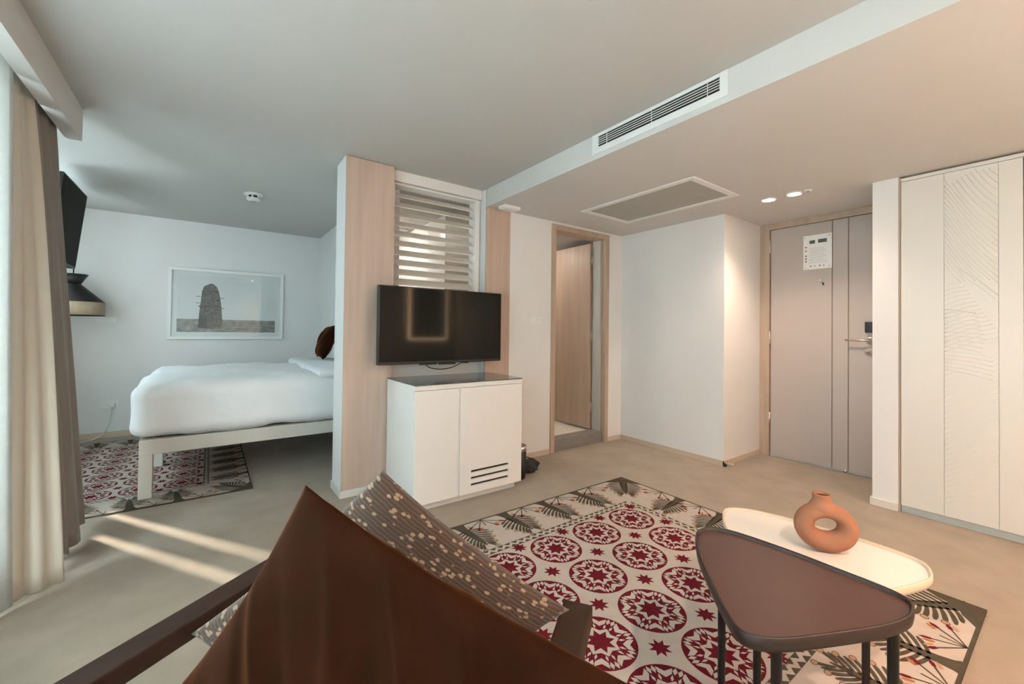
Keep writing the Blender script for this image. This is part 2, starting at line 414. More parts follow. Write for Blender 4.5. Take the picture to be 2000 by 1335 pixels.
# recessed middle with the louvred opening
LO = (1.165, 1.90, 1.545, 2.345)
mb = MB()
mb.box(XP2, LO[0], 3.21, 3.30, 0, ZC); mb.box(LO[1], XB, 3.21, 3.30, 0, ZC)
mb.box(LO[0], LO[1], 3.21, 3.30, 0, LO[2]); mb.box(LO[0], LO[1], 3.21, 3.30, LO[3], ZC)
struct(mb.build('wall_recess', WALL), 'recessed white panel behind the television below the louvres', 'wall')
mb = MB(); mb.box(XP2 + .001, XB - .001, 3.165, 3.21, 2.365, ZC); 
struct(mb.build('trim_1', WHITE), 'cream header board above the louvred opening', 'trim')
# louvres
lv = thing('window_3', 'cream horizontal louvre slats set in the partition opening', 'louvre', (1.53, 3.25, LO[2])); lv['kind'] = 'structure'
mb = MB()
mb.box(LO[0] - .03, LO[0], 3.19, 3.21, LO[2] - .03, LO[3] + .015); mb.box(LO[1], LO[1] + .04, 3.19, 3.21, LO[2] - .03, LO[3] + .015)
mb.box(LO[0], LO[1], 3.19, 3.21, LO[2] - .03, LO[2]); mb.box(LO[0], LO[1], 3.19, 3.21, LO[3], LO[3] + .015)
mb.build('frame', WHITE, lv)
ang = math.radians(35); dy, dz = .098 * math.cos(ang), .098 * math.sin(ang)
z0 = LO[2] + .012
mb = MB()
ty, tz = -.006 * math.sin(ang), .006 * math.cos(ang)
V = []
for x in (LO[0] + .002, LO[1] - .002):
    for (yy, zz) in ((3.215, z0), (3.215 + dy, z0 + dz), (3.215 + dy + ty, z0 + dz + tz), (3.215 + ty, z0 + tz)):
        V.append((x, yy, zz))
s0 = obj('slat', V, [(0, 3, 2, 1), (4, 5, 6, 7), (0, 1, 5, 4), (1, 2, 6, 5), (2, 3, 7, 6), (3, 0, 4, 7)], SLATM, lv)
for i in range(1, 10): dup(s0, (0, 0, i * 0.0775), lv)

# wall with the bathroom door
XW1 = 2.221; XD1, XD2, ZD = 2.722, 3.560, 2.268
mb = MB()
mb.box(XB, XW1, YP + .015, 3.25, 0, ZC); mb.box(XW1, XD1, YP, 3.25, 0, ZC); mb.box(XD2, X1, YP, 3.25, 0, ZC)
mb.box(XD1, XD2, YP, 3.25, ZD, ZC)
bw = struct(mb.build('wall_bathroom', WALL), 'white wall between television partition and the entrance with bathroom door', 'wall')
box('veneer_panel', XB, XW1, YP, YP + .015, 0.04, ZS, VENEER, bw, bev=0.002)
b = MB(); b.box(XW1, XD1, YP - .008, YP, 0, 0.048); b.box(XD2, X1 - .008, YP - .008, YP, 0, 0.048)
struct(b.build('baseboard_bathroom', SKIRT), 'cream skirting along the bathroom wall', 'skirting')
# block beside the entry and the jog
blk = struct(box('wall_entry', X1, 4.7, Y2, YP + .15, 0, ZC, WALL), 'large blank white wall block beside the entry door', 'wall')
b = MB(); b.box(X1 - .008, X1, Y2 - .008, YP, 0, 0.048); b.box(X1 - .008, X2, Y2 - .008, Y2, 0, 0.048)
struct(b.build('baseboard_entry', SKIRT), 'cream skirting around the blank wall block', 'skirting')
# entry door side: wall strip above the door, column
struct(box('wall_right', X2, 4.7, YF, Y2, 0, ZS, WALL), 'white wall holding the entry door', 'wall')
colm = struct(box('wall_column', XW, X2, 0.757, 0.895, 0, ZS, WALL), 'narrow white wall end between entry door and wardrobe', 'wall')
b = MB(); b.box(XW - .012, XW, 0.757, 0.907, 0, 0.055, bev=0.003); b.box(XW, X2 - .05, 0.895, 0.907, 0, 0.055)
b.build('skirting', SKIRTW, colm)
b = MB(); b.box(XL, 1.22, YB - .012, YB, 0, 0.06)
struct(b.build('baseboard_back', SKIRT), 'low skirting along the bedroom wall', 'skirting')
# bathroom beyond the louvres and door
hb = struct(box('wall_headboard', 1.22, 1.27, 3.365, YB, 0, ZC, WALL), 'white wall at the head of the bed', 'wall')
mb = MB(); mb.box(2.05, 2.12, 3.30, 5.75, 0, ZC)
sw = struct(mb.build('wall_shower', WALL), 'shower wall seen through the louvres', 'wall')
t0 = None
for j in range(5):
    for i in range(4):
        d = (0, i * .42, j * .36)
        if t0 is None: t0 = box('tile', 2.042, 2.05, 4.055, 4.471, .64, .996, TILE, sw)
        else: dup(t0, d, sw)
box('wood_panel', 2.035, 2.05, 3.50, 4.045, 0.1, ZC - .01, mat('grey_brown_panel', (0.30, 0.265, 0.22, 1), 0.5, var=0.04, vscale=(10, 10, 2)), sw)
struct(box('wall_shower_end', 1.27, 2.05, 5.70, 5.78, 0, ZC, TILE), 'white far wall of the shower room', 'wall')
gr = thing('ceiling_grille', 'small dark extract grille in the shower ceiling behind the louvres', 'grille', (1.86, 5.15, ZC - .015))
MB().box(1.74, 1.98, 4.95, 5.35, ZC - .004, ZC - .001).build('backing', DARK, gr)
for i in range(6): 
    if i == 0: g0 = box('slat', 1.74, 1.98, 4.96, 4.985, ZC - .015, ZC - .004, WHITEP, gr)
    else: dup(g0, (0, i * .07, 0), gr)
# small bathroom behind the door
mb = MB(); mb.box(2.12, 3.80, 4.75, 4.85, 0, ZC); mb.box(3.786, 3.86, 3.25, 4.75, 0, ZC)
struct(mb.build('wall_bathroom_inner', TILE), 'tiled bathroom walls beyond the open door', 'wall')
struct(box('floor_bathroom', 2.12, 3.786, 3.26, 4.75, 0, 0.095, FTILE), 'raised cream tiled bathroom floor', 'floor')
struct(box('ceiling_bathroom', 2.12, 3.786, 3.25, 4.75, 2.26, 2.30, CEIL), 'white bathroom ceiling', 'ceiling')
lp = thing('bathroom_lamp', 'small round ceiling lamp inside the bathroom', 'lamp', (2.9, 4.1, 2.225))
MB().lathe((2.9, 4.1, 2.225), [(0, 0), (.09, .005), (.10, .02), (.10, .035)], 24).build('diffuser', BACKL, lp)
lp = thing('shower_lamp', 'small round ceiling lamp in the shower room', 'lamp', (1.50, 4.9, ZC - .035))
MB().lathe((1.50, 4.9, ZC - .035), [(0, 0), (.09, .005), (.10, .02), (.10, .035)], 24).build('diffuser', BACKL, lp)

# ------------------------------------------------------------------ bathroom door
d1 = thing('door_1', 'brown wooden bathroom door standing open inside its light frame', 'door', ((XD1 + XD2) / 2, 3.15, 0)); d1['kind'] = 'structure'
FWD = .055
mb = MB()
mb.box(XD1, XD1 + FWD, YP - .012, 3.26, 0, ZD, bev=.002); mb.box(XD2 - FWD, XD2, YP - .012, 3.26, 0, ZD, bev=.002)
mb.box(XD1 + FWD, XD2 - FWD, YP - .012, 3.26, ZD - FWD, ZD, bev=.002)
mb.build('frame', FRAMEW, d1)
mb = MB(); mb.box(XD2 - FWD - .022, XD2 - FWD, 3.15, 3.26, 0.115, ZD - FWD); mb.build('door_stop_strip', GREYP, d1)
box('threshold', XD1 + FWD, XD2 - FWD, YP + .02, 3.26, 0, 0.115, STONE, d1, bev=.003)
lf = box('leaf', 3.455, 3.495, 3.275, 4.02, 0.120, 2.195, DOORW, d1, bev=.002)
for z in (.30, 1.10, 1.95):
    if z == .30: h0 = MB().lathe((3.478, 3.268, z), [(.009, 0), (.009, .12)], 10).build('hinge', CHROME, lf)
    else: dup(h0, (0, 0, z - .30), lf)

# ------------------------------------------------------------------ entry door
YD1, YD2, ZD2 = 1.845, 0.905, 2.232
d2 = thing('door_2', 'closed taupe entry door with vertical grooves and lever handle', 'door', (X2, 1.37, 0)); d2['kind'] = 'structure'
mb = MB(); mb.box(X2 - .035, X2, YD1, Y2, 0, ZS, bev=.002); mb.box(X2 - .035, X2, YD2, YD1, ZD2, ZS, bev=.002)
mb.build('frame', FRAMEW, d2)
lf2 = box('leaf', X2 - .012, X2 - .001, YD2, YD1 - .006, .014, ZD2 - .004, GROOVE, d2)
for (a, b_) in ((YD1 - .010, 1.336), (1.329, 1.2185), (1.2115, YD2 + .004)):
    box('door_panel', X2 - .020, X2 - .012, b_, a, .016, ZD2 - .006, DOORT, lf2, bev=.002)
for z in (.30, 1.10, 2.00):
    if z == .30: h0 = MB().lathe((X2 - .026, YD1 - .003, z), [(.009, 0), (.009, .13)], 10).build('hinge', CHROME, d2)
    else: dup(h0, (0, 0, z - .30), d2)
hd = MB(); hd.lathe((X2 - .020, 1.065, 1.155), [(.032, 0), (.032, -.008), (.028, -.012), (.012, -.014), (.012, -.05)], 24, 'X')
hd.tube([(X2 - .07, 1.05, 1.155), (X2 - .072, 1.10, 1.156), (X2 - .072, 1.225, 1.158)], [.010, .009, .008], 10)
hd.build('lever_handle', CHROME, d2)
MB().lathe((X2 - .020, 1.075, 1.066), [(.032, 0), (.032, -.008), (.028, -.012), (.010, -.013), (.010, -.035)], 24, 'X').build('turn_knob', CHROME, d2)
box('card_lock', X2 - .05, X2 - .020, 1.02, 1.098, 1.222, 1.316, BLACK, d2, bev=.006)
MB().lathe((X2 - .020, 1.418, 1.70), [(.014, 0), (.014, -.006), (.009, -.008), (.006, -.003)], 20, 'X').build('peephole', CHROME, d2)
MB().tube([(X2 - .022, 1.405, 1.672), (X2 - .030, 1.400, 1.668), (X2 - .026, 1.396, 1.650)], .006, 8).build('peephole_cover', BLACK, d2)
MB().lathe((X2 - .024, 1.235, .004), [(.010, 0), (.010, .022)], 12).build('floor_bolt', CHROME, d2)
# notice on the door
nt_ = thing('door_notice', 'white safety notice sheet fixed to the entry door', 'notice', (X2 - .023, 1.445, 1.803))
box('sheet', X2 - .0245, X2 - .0205, 1.334, 1.556, 1.803, 2.119, PAPER, nt_)
def ink(name, ya, yb, za, zb, m): return box(name, X2 - .0252, X2 - .0245, ya, yb, za, zb, m, nt_)
ink('heading_block', 1.463, 1.507, 2.040, 2.071, INKT); ink('heading_block', 1.372, 1.440, 2.041, 2.074, INKT)
ink('heading_mark', 1.372, 1.384, 2.041, 2.056, INKR)
for i, z in enumerate((2.012, 1.978, 1.93, 1.905, 1.880)):
    MB().lathe((X2 - .0245, 1.535, z), [(.0075, 0), (.0075, -.0007)], 12, 'X').build('red_icon', INKR, nt_)
for i in range(9):
    ink('text_line', 1.375 + .012 * (i % 3), 1.515 - .010 * (i % 2), 1.862 + .0165 * i, 1.8655 + .0165 * i, INKG)
for y, m in ((1.497, INKR), (1.465, INKG), (1.425, INKR), (1.395, INKG)):
    MB().lathe((X2 - .0245, y, 1.832), [(.007, 0), (.007, -.0007)], 12, 'X').build('bottom_icon', m, nt_)
for y, z in ((1.540, 2.10), (1.352, 2.10), (1.538, 1.818), (1.352, 1.820)):
    MB().lathe((X2 - .0245, y, z), [(.006, 0), (.006, -.004), (.003, -.005)], 10, 'X').build('fixing_screw', CHROME, nt_)
# door stop
ds = thing('door_stop', 'small steel peg door stop on the skirting corner', 'door stop', (3.80, 1.92, 0))
MB().tube([(3.79, 1.915, .028), (3.815, 1.865, .026)], .0075, 10).build('peg', CHROME, ds)
MB().tube([(3.815, 1.865, .026), (3.819, 1.857, .0257)], .010, 10).build('tip', WHITEP, ds)
MB().lathe((3.789, 1.918, 0), [(.014, 0), (.014, .022), (.008, .030)], 12).build('base', BLACK, ds)

# ------------------------------------------------------------------ wardrobe
wd = thing('wardrobe', 'tall cream built-in wardrobe with carved leaf relief panels', 'wardrobe', (XW + .3, -.2, 0))
box('carcass', XW + .022, X2, YF + .002, .752, 0.046, ZS - .012, mat('beige_carcass', (0.44, 0.33, 0.25, 1), .6, var=.03), wd)
box('side_strip', XW + .004, XW + .020, .7465, .756, 0, ZS - .004, FRAMEW, wd)
box('plinth', XW + .016, X2, YF + .002, .744, 0, .044, PLINTH, wd)
def leaf_relief(y0, y1, parent):
    """curved raised fronds on one door section"""
    mb = MB(); xs = XW - .0005
    wdt = y1 - y0
    def ridge(pts, r):
        P = []
        for (a, z) in pts:
            if -0.001 <= a <= 1.001 and .1 < z < ZS - .05: P.append((xs - .0002, y1 - a * wdt, z))
        if len(P) > 1: mb.tube(P, r, 6)
    # upper plume: strokes sweeping down to the right
    for i in range(24):
        zs = 2.20 - i * .036
        L = 1.0 if i < 17 else .95 - (i - 16) * .09
        a0 = max(0.0, .72 - i * .10)
        pts = [(a0 + (L - a0) * t, zs + .30 * (1 - a0) - (.40 * t ** 1.15 + .05 * math.sin(PI * t)) * (L - a0)) for t in [k / 7 for k in range(8)]]
        ridge(pts, .0024)
    # mid rib
    ridge([(t, 1.67 - .12 * t - .10 * t * t) for t in [.20 + .08 * k for k in range(11)]], .0040)
    ridge([(t, 1.63 - .12 * t - .10 * t * t) for t in [.45 + .07 * k for k in range(8)]], .0020)
    for i in range(15):      # strokes rising to the right below the rib
        zs = 1.62 - i * .030
        L = min(1, .35 + i * .05)
        ridge([(L * t, zs - .10 + .13 * t * L - .03 * t * t) for t in [k / 6 for k in range(7)]], .0020)
    ridge([(t, 1.375 - .035 * t * t - .03 * t) for t in [k * .1 for k in range(7)]], .0034)
    for i in range(16):      # lower fan
        zs = 1.345 - i * .024
        L = .78 - abs(i - 6) * .03 if i < 10 else .9
        ridge([(L * t, zs + (.035 * t - .0035 * i * t) - .03 * t * t) for t in [k / 6 for k in range(7)]], .0020)
    for i in range(26):      # faint long strokes to the floor
        zs = .98 - i * .034
        ridge([(t, zs + .16 * t) for t in [k / 5 for k in range(6)]], .0009)
    mb.build('leaf_relief', WARDM, parent)
def wardrobe_door(y1):
    y0 = y1 - .535
    dr = box('door', XW + .003, XW + .021, y0 + .002, y1 - .002, .050, ZS - .040, mat('cream_door_core', (0.56, 0.49, 0.42, 1), .5, var=.01) if 'cream_door_core' not in MATS else MATS['cream_door_core'], wd)
    secs = ((y1 - .002, y1 - .2075), (y1 - .2095, y1 - .4375), (y1 - .4395, y0 + .002))
    for k, (a, c) in enumerate(secs):
        s_ = box('door_section', XW - .001, XW + .003, c, a, .050, ZS - .040, WARDM, dr, bev=.001)
        if k == 1: leaf_relief(c, a, dr)
for k in range(3): wardrobe_door(.745 - k * .537)
box('filler', XW - .001, XW + .021, YF + .002, .745 - 3 * .537 - .002, .05, ZS - .04, WARDM, wd)
box('top_rail', XW + .004, XW + .022, YF + .002, .745, ZS - .036, ZS - .013, WARDM, wd)

# ------------------------------------------------------------------ ceiling fittings
vg = thing('vent_grille', 'long white air-conditioning grille in the ceiling step', 'vent', (XB, 1.41, 2.325))
mb = MB()
PY0, PY1, OY0, OY1 = .985, 1.845, 1.025, 1.794
mb.box(XB - .008, XB, PY0, OY0, 2.322, 2.446, bev=.002); mb.box(XB - .008, XB, OY1, PY1, 2.322, 2.446, bev=.002)
mb.box(XB - .008, XB, OY0, OY1, 2.322, 2.360, bev=.002); mb.box(XB - .008, XB, OY0, OY1, 2.427, 2.446, bev=.002)
mb.build('plate', WHITEP, vg)
box('backing', XB - .0012, XB - .0004, OY0, OY1, 2.36, 2.427, DARK, vg)
for i in range(4):
    if i == 0: v0 = MB().bar((XB - .005, OY0, 2.3745), (XB - .005, OY1, 2.3745), .004, .0030, up=(.2, 0, 1)).build('slat', WHITEP, vg)
    else: dup(v0, (0, 0, .0132 * i), vg)
for i in range(3):
    if i == 0: v0 = box('cross_bar', XB - .003, XB - .0015, OY0 + .06, OY0 + .064, 2.36, 2.427, WHITEP, vg)
    else: dup(v0, (0, .32 * i, 0), vg)
ap = thing('access_panel', 'grey rectangular ceiling access hatch in a white frame', 'ceiling hatch', (3.03, 2.14, ZS - .01))
AX0, AX1, AY0, AY1 = 2.75, 3.30, 1.645, 2.63
mb = MB()
mb.box(AX0 - .05, AX0, AY0 - .05, AY1 + .05, ZS - .010, ZS, bev=.003); mb.box(AX1, AX1 + .05, AY0 - .05, AY1 + .05, ZS - .010, ZS, bev=.003)
mb.box(AX0, AX1, AY0 - .05, AY0, ZS - .010, ZS, bev=.003); mb.box(AX0, AX1, AY1, AY1 + .05, ZS - .010, ZS, bev=.003)
mb.build('frame', WHITEP, ap)
box('board', AX0 + .004, AX1 - .004, AY0 + .004, AY1 - .004, ZS - .004, ZS, GREYP, ap)
def downlight(x, y, z, label, power):
    t = thing('downlight', label, 'downlight', (x, y, z - .012), 'recessed ceiling downlights')
    MB().lathe((x, y, z - .010), [(.044, .004), (.048, 0), (.056, .002), (.058, .010)], 32).build('trim_ring', WHITEP, t)
    MB().lathe((x, y, z - .012), [(0, 0), (.024, .001), (.042, .005), (.043, .010)], 24).build('lens', LENS, t)
    l = bpy.data.lights.new('downlight_beam', 'SPOT'); l.energy = power; l.color = WARM; l.spot_size = math.radians(125); l.spot_blend = 0.8
    l.shadow_soft_size = .03
    lo = bpy.data.objects.new('downlight_beam', l); COL.objects.link(lo); lo.parent = t; lo.location = (0, 0, -.012)
downlight(3.654, 1.509, ZS, 'lit round ceiling downlight further from the entry door', 18)
downlight(3.653, 1.326, ZS, 'lit round ceiling downlight nearer the small sprinkler', 18)
downlight(3.0, -.10, ZS, 'extra ceiling downlight added before the wardrobe, behind the view', 6)  # this and the next two are unseen, added to warm the lounge
downlight(3.0, -.75, ZS, 'extra ceiling downlight added in the near corner, behind the view', 9)
downlight(0.9, -.55, ZC, 'extra ceiling downlight added above the lounge, behind the view', 66)
sp = thing('sprinkler', 'tiny ceiling sprinkler head beside the downlights', 'sprinkler', (3.649, 1.232, ZS - .022))
MB().lathe((3.649, 1.232, ZS - .006), [(.026, 0), (.028, .006)], 24).build('escutcheon', WHITEP, sp)
MB().lathe((3.649, 1.232, ZS - .022), [(.012, 0), (.013, .003), (.006, .006), (.006, .016)], 16).build('head', CHROME, sp)
bx_ = thing('ceiling_sensor', 'flat white sensor box under the lowered ceiling by the oak panel', 'sensor', (2.13, 2.96, ZS - .03))
box('casing', 2.03, 2.20, 2.92, 3.02, ZS - .028, ZS, WHITEP, bx_, bev=.006)
box('lid', 2.045, 2.185, 2.93, 3.01, ZS - .034, ZS - .028, WHITEP, bx_, bev=.002)
sd = thing('smoke_detector', 'white round smoke detector on the bedroom ceiling', 'smoke detector', (.311, 4.564, ZC - .075))
cx, cy = .311, 4.564
MB().lathe((cx, cy, ZC - .018), [(.060, 0), (.075, .006), (.078, .018)], 32).build('base', WHITEP, sd)
MB().lathe((cx, cy, ZC - .040), [(.040, 0), (.040, .022)], 24).build('sensing_chamber', DARK, sd)
for k in range(6):
    a = k * PI / 3 + .3
    MB().box(cx + .048 * math.cos(a) - .007, cx + .048 * math.cos(a) + .007, cy + .048 * math.sin(a) - .007, cy + .048 * math.sin(a) + .007, ZC - .042, ZC - .016).build('rib', WHITEP, sd)
MB().lathe((cx, cy, ZC - .072), [(0, 0), (.030, .002), (.052, .014), (.058, .032)], 32).build('cap', WHITEP, sd)
MB().lathe((cx, cy, ZC - .0735), [(0, 0), (.026, 0), (.030, .003)], 24).build('end_disc', GREYP, sd)

# ------------------------------------------------------------------ plates on the walls
sw_ = thing('light_switch', 'white double light switch beside the bathroom door', 'light switch', (2.526, YP - .01, 1.26))
box('plate', 2.454, 2.598, YP - .009, YP, 1.262, 1.340, WHITEP, sw_, bev=.003)
for a in (2.466, 2.530): box('rocker', a, a + .056, YP - .013, YP - .008, 1.276, 1.326, WHITEP, sw_, bev=.002)
s1 = thing('blank_wall_plate', 'white blank wall plate under the pendant lamp', 'wall plate', (-.91, YB - .01, 1.24))
box('plate', -.985, -.815, YB - .009, YB, 1.235, 1.305, WHITEP, s1, bev=.003)
box('insert', -.960, -.840, YB - .011, YB - .009, 1.248, 1.292, WHITEP, s1)
s2 = thing('wall_socket', 'white wall socket with plug beside the bed', 'socket', (-.865, YB - .01, .31))
box('plate', -.945, -.785, YB - .010, YB, .312, .392, WHITEP, s2, bev=.003)
box('plug', -.860, -.815, YB - .045, YB - .010, .328, .362, WHITEP, s2, bev=.006)
cp = [(-.845, YB - .05, .33), (-.850, YB - .06, .25), (-.862, YB - .055, .15), (-.90, YB - .06, .05), (-.96, YB - .10, .012), (-1.06, YB - .16, .008), (-1.2, YB - .18, .008)]
MB().tube(cp, .004, 8).build('cord', WHITEP, s2)

# ------------------------------------------------------------------ framed picture
pc = thing('framed_picture', 'white framed monochrome photograph of a stone tower in desert', 'picture', (.19, YB - .02, 1.057))
PX0, PX1, PZ0, PZ1 = -.396, .779, 1.057, 1.897
mb = MB(); fw_ = .035
mb.box(PX0, PX1, YB - .035, YB - .001, PZ0, PZ0 + fw_, bev=.002); mb.box(PX0, PX1, YB - .035, YB - .001, PZ1 - fw_, PZ1, bev=.002)
mb.box(PX0, PX0 + fw_, YB - .035, YB - .001, PZ0 + fw_, PZ1 - fw_, bev=.002); mb.box(PX1 - fw_, PX1, YB - .035, YB - .001, PZ0 + fw_, PZ1 - fw_, bev=.002)
mb.build('frame', WHITEP, pc)
box('mount', PX0 + fw_, PX1 - fw_, YB - .012, YB - .008, PZ0 + fw_, PZ1 - fw_, PRINTM, pc)
mb = MB(); mb.box(PX0 + .085, PX1 - .09, YB - .0135, YB - .0122, PZ0 + .085, PZ1 - .085)
pr_ = mb.build('print', PRINTS, pc)
def flat(name, poly, m, off):      # flat printed shape
    n = len(poly); y0, y1 = YB - .0135 - off, YB - .0130
    V = [(x, y0, z) for x, z in poly] + [(x, y1, z) for x, z in poly]
    F = [tuple(range(n)), tuple(range(n, 2 * n))[::-1]] + [(i, n + i, n + (i + 1) % n, (i + 1) % n) for i in range(n)]
    return obj(name, V, F, m, pr_)
zg = PZ0 + .24
flat('printed_ground', [(PX0 + .086, PZ0 + .086), (PX1 - .091, PZ0 + .086), (PX1 - .091, zg - .004), (PX0 + .086, zg)], PRINTG, .0006)
tw = [(-.112, PZ0 + .135), (.01, PZ0 + .13), (.13, PZ0 + .135), (.122, 1.34), (.116, 1.44), (.100, 1.56), (.085, 1.64), (.066, 1.69), (.030, 1.725), (.0, 1.728), (-.02, 1.712), (-.05, 1.700), (-.068, 1.672), (-.080, 1.60), (-.092, 1.48), (-.104, 1.34)]
flat('printed_tower', tw, PRINTT, .0010)
for z, hw in ((1.625, .082), (1.445, .112)):
    flat('printed_band', [(-hw + .002, z), (hw + .002, z + .002), (hw + .002, z + .014), (-hw + .002, z + .012)], PRINTD, .0013)
flat('printed_shadow', [(-.112, PZ0 + .135), (-.02, PZ0 + .132), (-.03, PZ0 + .26), (-.106, PZ0 + .25)], PRINTD, .0012)
random.seed(4)
for k in range(46):
    z = PZ0 + .17 + random.random() * .44; hw = .10 - max(0, z - 1.45) * .10
    x = (random.random() * 2 - 1) * hw; r = .007 + random.random() * .005
    flat('printed_hole', [(x - r, z), (x, z - r), (x + r, z), (x, z + r)], PRINTD, .0014)
for x0, x1, z in ((-.135, -.09, 1.565), (-.137, -.10, 1.488), (.10, .138, 1.555), (.115, .145, 1.43)):
    flat('printed_beam', [(x0, z), (x1, z - .004), (x1, z + .003), (x0, z + .005)], PRINTD, .0013)
box('pane', PX0 + fw_, PX1 - fw_, YB - .024, YB - .022, PZ0 + fw_, PZ1 - fw_, PANE, pc)

# ------------------------------------------------------------------ curtain box and curtains
struct(box('trim_2', -.682, -.613, YF, 3.404, 2.265, ZC, SOFF), 'boxed white pelmet above the curtains', 'pelmet')
def catmull(P, n):
    P = [Vector(p) for p in P]; Q = [P[0] * 2 - P[1]] + P + [P[-1] * 2 - P[-2]]; out = []
    m = len(P) - 1
    for i in range(n + 1):
        u = i / n * m; k = min(int(u), m - 1); t = u - k
        a, b_, c, d = Q[k], Q[k + 1], Q[k + 2], Q[k + 3]
        out.append(0.5 * ((2 * b_) + (c - a) * t + (2 * a - 5 * b_ + 4 * c - d) * t * t + (3 * b_ - a - 3 * c + d) * t ** 3))
    return out
def cloth_sheet(name, top, bot, ztop, zbot, n, m, mtl, thick, label, cat, group=None, seed=0, parent=None):
    a = catmull([(x, y, 0) for x, y in top], n); b_ = catmull([(x, y, 0) for x, y in bot], n)
    V = []; F = []
    for j in range(m + 1):
        t = j / m; s = t ** 0.8
        for i in range(n + 1):
            p = a[i].lerp(b_[i], s)
            zb = zbot(i / n) if callable(zbot) else zbot
            V.append((p.x + .006 * math.sin(3 * t + i * .35 + seed), p.y, ztop + (zb - ztop) * t))
    for j in range(m):
        for i in range(n):
            q = j * (n + 1) + i; F.append((q, q + 1, q + n + 2, q + n + 1))
    o = obj(name, V, F, mtl, parent, smooth=True)
    md = o.modifiers.new('thickness', 'SOLIDIFY'); md.thickness = thick; md.offset = 0
    if label: tag(o, label, cat, group)
    return o
# sheer across the lounge window
top = []; bot = []
y = -1.10; k = 0
while y < 2.30:
    top.append((-.90 + (.03 if k % 2 else -.03), y)); bot.append((-.90 + (.035 if k % 2 else -.035), y)); y += .085; k += 1
top += [(-.86, 2.38), (-.82, 2.46), (-.755, 2.55), (-.692, 2.655)]
bot += [(-.86, 2.36), (-.79, 2.44), (-.725, 2.55), (-.650, 2.665)]
cloth_sheet('sheer_curtain', top, bot, 2.40, .015, 260, 10, SHEER, .001, 'thin white sheer curtain glowing at the left edge', 'curtain')
# beige curtain turned toward the room
cloth_sheet('beige_curtain', [(-.80, 2.58), (-.765, 2.66), (-.735, 2.74), (-.725, 2.82), (-.75, 2.86), (-.74, 2.92), (-.715, 2.96)],
            [(-.80, 2.60), (-.725, 2.665), (-.665, 2.715), (-.640, 2.755), (-.600, 2.770), (-.560, 2.805), (-.530, 2.822)],
            2.40, lambda u: .006, 70, 24, CURB, .004, 'pale beige curtain with a straight hem at the left edge', 'curtain', seed=1)
cloth_sheet('taupe_curtain', [(-.77, 2.95), (-.73, 2.99), (-.775, 3.03), (-.72, 3.07), (-.77, 3.11), (-.71, 3.16), (-.76, 3.22), (-.705, 3.28), (-.75, 3.34), (-.72, 3.38)],
            [(-.63, 2.86), (-.575, 2.91), (-.60, 2.97), (-.555, 3.01), (-.60, 3.06), (-.640, 3.10), (-.575, 3.16), (-.545, 3.22), (-.60, 3.28), (-.56, 3.35), (-.60, 3.39)],
            2.40, lambda u: .03 + .05 * max(0, math.sin(u * 9)), 130, 24, CURT, .004, 'darker taupe curtain gathered in deep folds beside the bedroom', 'curtain', seed=2)
# ------------------------------------------------------------------ bedroom television and pendant
bt = thing('bedroom_television', 'black television tilted on the bedroom window wall above the pendant', 'television', (XL, 4.7, 1.69))
def tilted(name, y0, y1, z0, z1, xb, xt, th, m, parent, off=0.0):
    V = []
    for yy in (y0, y1):
        V += [(xb + off, yy, z0), (xt + off, yy, z1), (xt + off - th, yy, z1), (xb + off - th, yy, z0)]
    F = [(0, 1, 2, 3), (7, 6, 5, 4), (0, 4, 5, 1), (1, 5, 6, 2), (2, 6, 7, 3), (3, 7, 4, 0)]
    return obj(name, V, F, m, parent)
tilted('casing', 4.58, 5.33, 1.71, 2.375, -.985, -.918, .045, BLACK, bt)
tilted('screen', 4.59, 5.32, 1.725, 2.365, -.982, -.9195, .002, SCREEN2, bt, off=.0012)
MB().box(XL + .002, XL + .02, 4.79, 4.91, 1.85, 2.2).bar((XL + .02, 4.85, 2.03), (-1.0, 4.7, 2.03), .05, .06).build('bracket', BLACK, bt)
pl = thing('pendant_lamp', 'black hourglass pendant lamp with a beige band by the bedroom corner', 'lamp', (-1.10, 5.9, 1.30))
c = (-1.10, 5.9, 0)
MB().lathe(c, [(.055, 1.617), (.057, 1.613), (.233, 1.437), (.229, 1.434), (.052, 1.610)], 40).build('cone_shade', BLACKM, pl, smooth=True)
MB().lathe(c, [(.054, 1.614), (.108, 1.712), (.102, 1.712), (.048, 1.617)], 40).build('upper_cone', BLACKM, pl)
MB().lathe(c, [(.232, 1.436), (.232, 1.306), (.228, 1.306), (.228, 1.436)], 48).build('band', SHADEM, pl)
MB().lathe(c, [(.2335, 1.308), (.2335, 1.300), (.226, 1.300), (.226, 1.308)], 48).build('lower_rim', BLACKM, pl)
MB().tube([(-1.10, 5.9, 1.66), (-1.10, 5.9, ZC)], .005, 8).build('cord', BLACK, pl)
MB().lathe((-1.10, 5.9, 1.60), [(.02, 0), (.03, .03), (.02, .07)], 16).build('bulb_holder', BLACK, pl)

